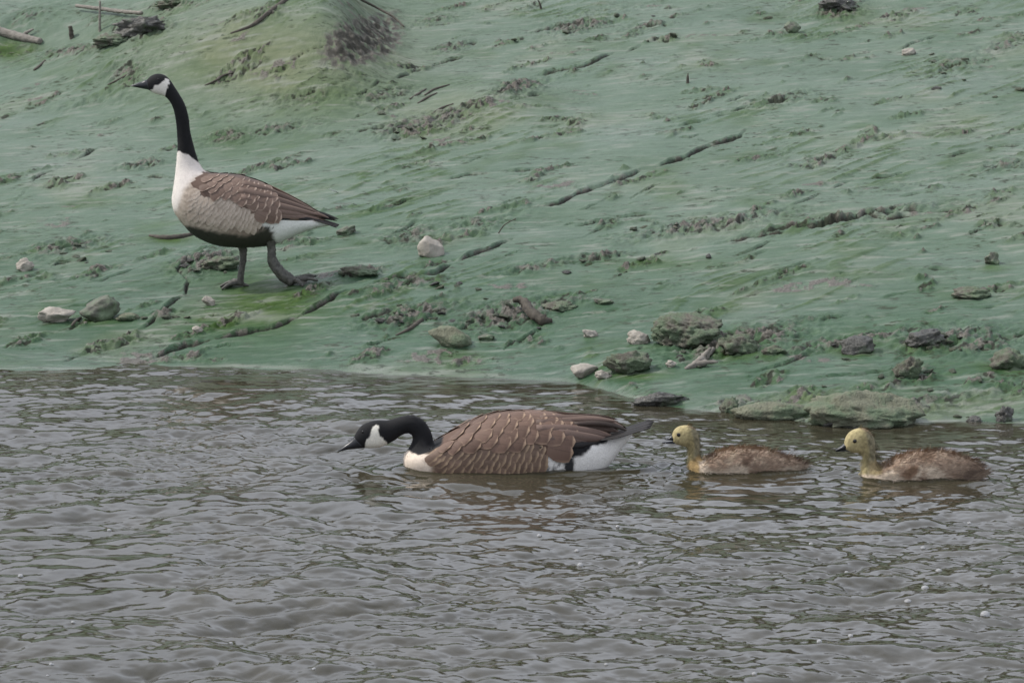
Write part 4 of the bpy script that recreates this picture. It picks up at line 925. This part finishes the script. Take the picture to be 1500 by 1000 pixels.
gosling('gosling', 'leading gosling, bill slightly open, following the swimming goose', 1098, 690, 6.25, (960, 600),
    [(160,298),(185,310),(220,322),(255,328),(280,338),(295,360),(301,395),(301,440),(296,490),(298,530),(310,570),(345,610),(400,650),(480,685),(580,710),(700,720),(830,715),(960,700),(1090,670),(1210,630),(1300,590),(1362,510)],
    [(150,230),(166,185),(206,150),(265,136),(325,145),(368,178),(393,225),(402,290),(405,360),(410,420),(440,454),(490,430),(560,399),(650,370),(760,354),(880,353),(1000,368),(1090,393),(1180,425),(1270,456),(1330,478),(1362,500)],
    [30,52,68,72,69,63,58,56,59,72,98,128,156,178,192,196,188,170,140,104,62,16],
    [([(0,0),(430,0),(430,470),(400,540),(280,620),(0,620)],.004,YEL), ([(300,150),(430,150),(430,560),(340,560),(350,330)],.006,YOL), ([(240,110),(330,110),(390,170),(390,220),(300,180)],.005,(.22,.16,.09)),
     ([(290,510),(400,440),(440,470),(400,620),(300,620)],.006,(.40,.28,.13)), ([(390,500),(460,490),(480,580),(600,610),(600,680),(400,640)],.004,PAL), ([(600,590),(700,540),(820,550),(835,640),(700,700),(560,660)],.005,PAL),
     ([(640,540),(660,460),(700,400),(740,410),(700,470),(690,540)],.003,(.46,.36,.26)), ([(760,520),(800,470),(900,430),(860,520),(820,545)],.004,BRN), ([(1130,560),(1300,540),(1330,600),(1130,640)],.004,(.46,.37,.28)), ([(850,580),(1000,600),(1120,640),(850,680)],.005,BRN)],
    (208,208), [('upper_bill', ([(172,284),(148,278),(120,275),(96,272),(82,268)],[(148,226),(136,232),(120,246),(98,254),(84,260)],[38,34,28,20,7])),
                ('lower_bill', ([(174,308),(150,308),(112,307),(80,304),(62,299)],[(168,282),(150,284),(112,287),(82,290),(62,293)],[34,31,26,19,7]))], 71)
gosling('gosling', 'trailing gosling with a dark closed bill near the mossy ledge', 1345, 701, 6.0, (1210, 610),
    [(172,290),(200,302),(240,315),(280,320),(305,332),(318,355),(321,390),(315,430),(307,470),(302,510),(310,560),(340,605),(400,650),(480,690),(590,715),(710,725),(840,715),(970,695),(1100,660),(1220,615),(1320,560),(1392,482)],
    [(155,226),(172,168),(212,122),(275,97),(338,101),(386,138),(416,190),(427,250),(434,320),(441,390),(472,430),(530,410),(600,375),(690,336),(790,311),(900,303),(1010,309),(1110,326),(1200,356),(1280,391),(1345,429),(1392,474)],
    [30,54,70,74,71,65,60,58,61,74,100,130,158,180,192,196,188,170,140,104,62,16],
    [([(0,0),(445,0),(445,400),(440,470),(420,640),(0,640)],.005,YEL), ([(330,130),(450,130),(480,440),(440,560),(350,540),(370,330)],.007,YOL), ([(250,70),(350,70),(410,140),(400,190),(300,130)],.006,(.24,.17,.10)),
     ([(360,420),(470,400),(480,540),(370,540)],.006,(.33,.26,.14)), ([(300,530),(440,545),(560,500),(640,570),(760,610),(760,660),(560,640),(300,620)],.005,PAL), ([(790,440),(830,470),(800,560),(740,600),(720,580),(790,520)],.003,PAL),
     ([(850,480),(930,470),(1000,520),(1040,600),(920,640),(850,560)],.005,PAL), ([(620,540),(700,470),(790,450),(780,520),(700,590)],.005,(.22,.14,.09)), ([(790,360),(840,330),(960,330),(920,420),(820,440)],.012,(.25,.17,.115)), ([(1150,540),(1250,480),(1330,500),(1250,570),(1160,580)],.004,(.16,.115,.085)), ([(780,560),(850,560),(900,640),(780,660)],.004,BRN)],
    (240,198), [('upper_bill', ([(195,282),(170,282),(135,287),(105,296),(82,302)],[(150,232),(145,236),(128,254),(102,270),(80,288)],[36,32,27,20,8])),
                ('lower_bill', ([(200,300),(170,299),(135,301),(105,303),(84,303)],[(196,284),(170,284),(135,289),(105,297),(84,301)],[30,28,24,17,6]))], 72)

# ---- bubbles drifting on the river
Mb = NT('bubble_film'); Mb.p.inputs['Base Color'].default_value = (.62, .62, .62, 1); Mb.p.inputs['Roughness'].default_value = .04; Mb.p.inputs['Transmission Weight'].default_value = .6
V, F = ico(2); k = V[:, 2] > -.3; V = V*np.array([1, 1, .75]); Vb, Fb = V, F
bo = mesh_np('bubble', Vb, Fb, Mb.m); bme = bo.data; bpy.data.objects.remove(bo)
rb = random.Random(4)
spots = [(1443,906,9),(1330,876,7),(1355,861,7),(939,824,6),(905,772,4),(1352,800,5),(1375,836,6),(1188,798,4),(790,790,5),(845,806,5),(1246,935,5),(1200,950,5),(888,972,4),(938,907,4),(338,933,4),(160,773,4),(107,909,4),(75,983,4),(70,995,3),(1420,766,4),(1272,748,4),(850,822,6),(1240,832,4),(1105,990,5),(460,985,4),(545,957,4),(30,846,5),(705,935,3)]
for u, v, s in spots:
    P, t_ = plane_hit(u, v); o = bpy.data.objects.new('bubble', bme); COL.objects.link(o); rad = .85*s*t_/FPX
    o.location = (P[0], P[1], float(wz(P[0], P[1]))+rad*.15); o.scale = (rad, rad, rad)
    tag(o, 'small clear bubble floating on the rippled water', 'bubble', 'bubbles floating on the river')
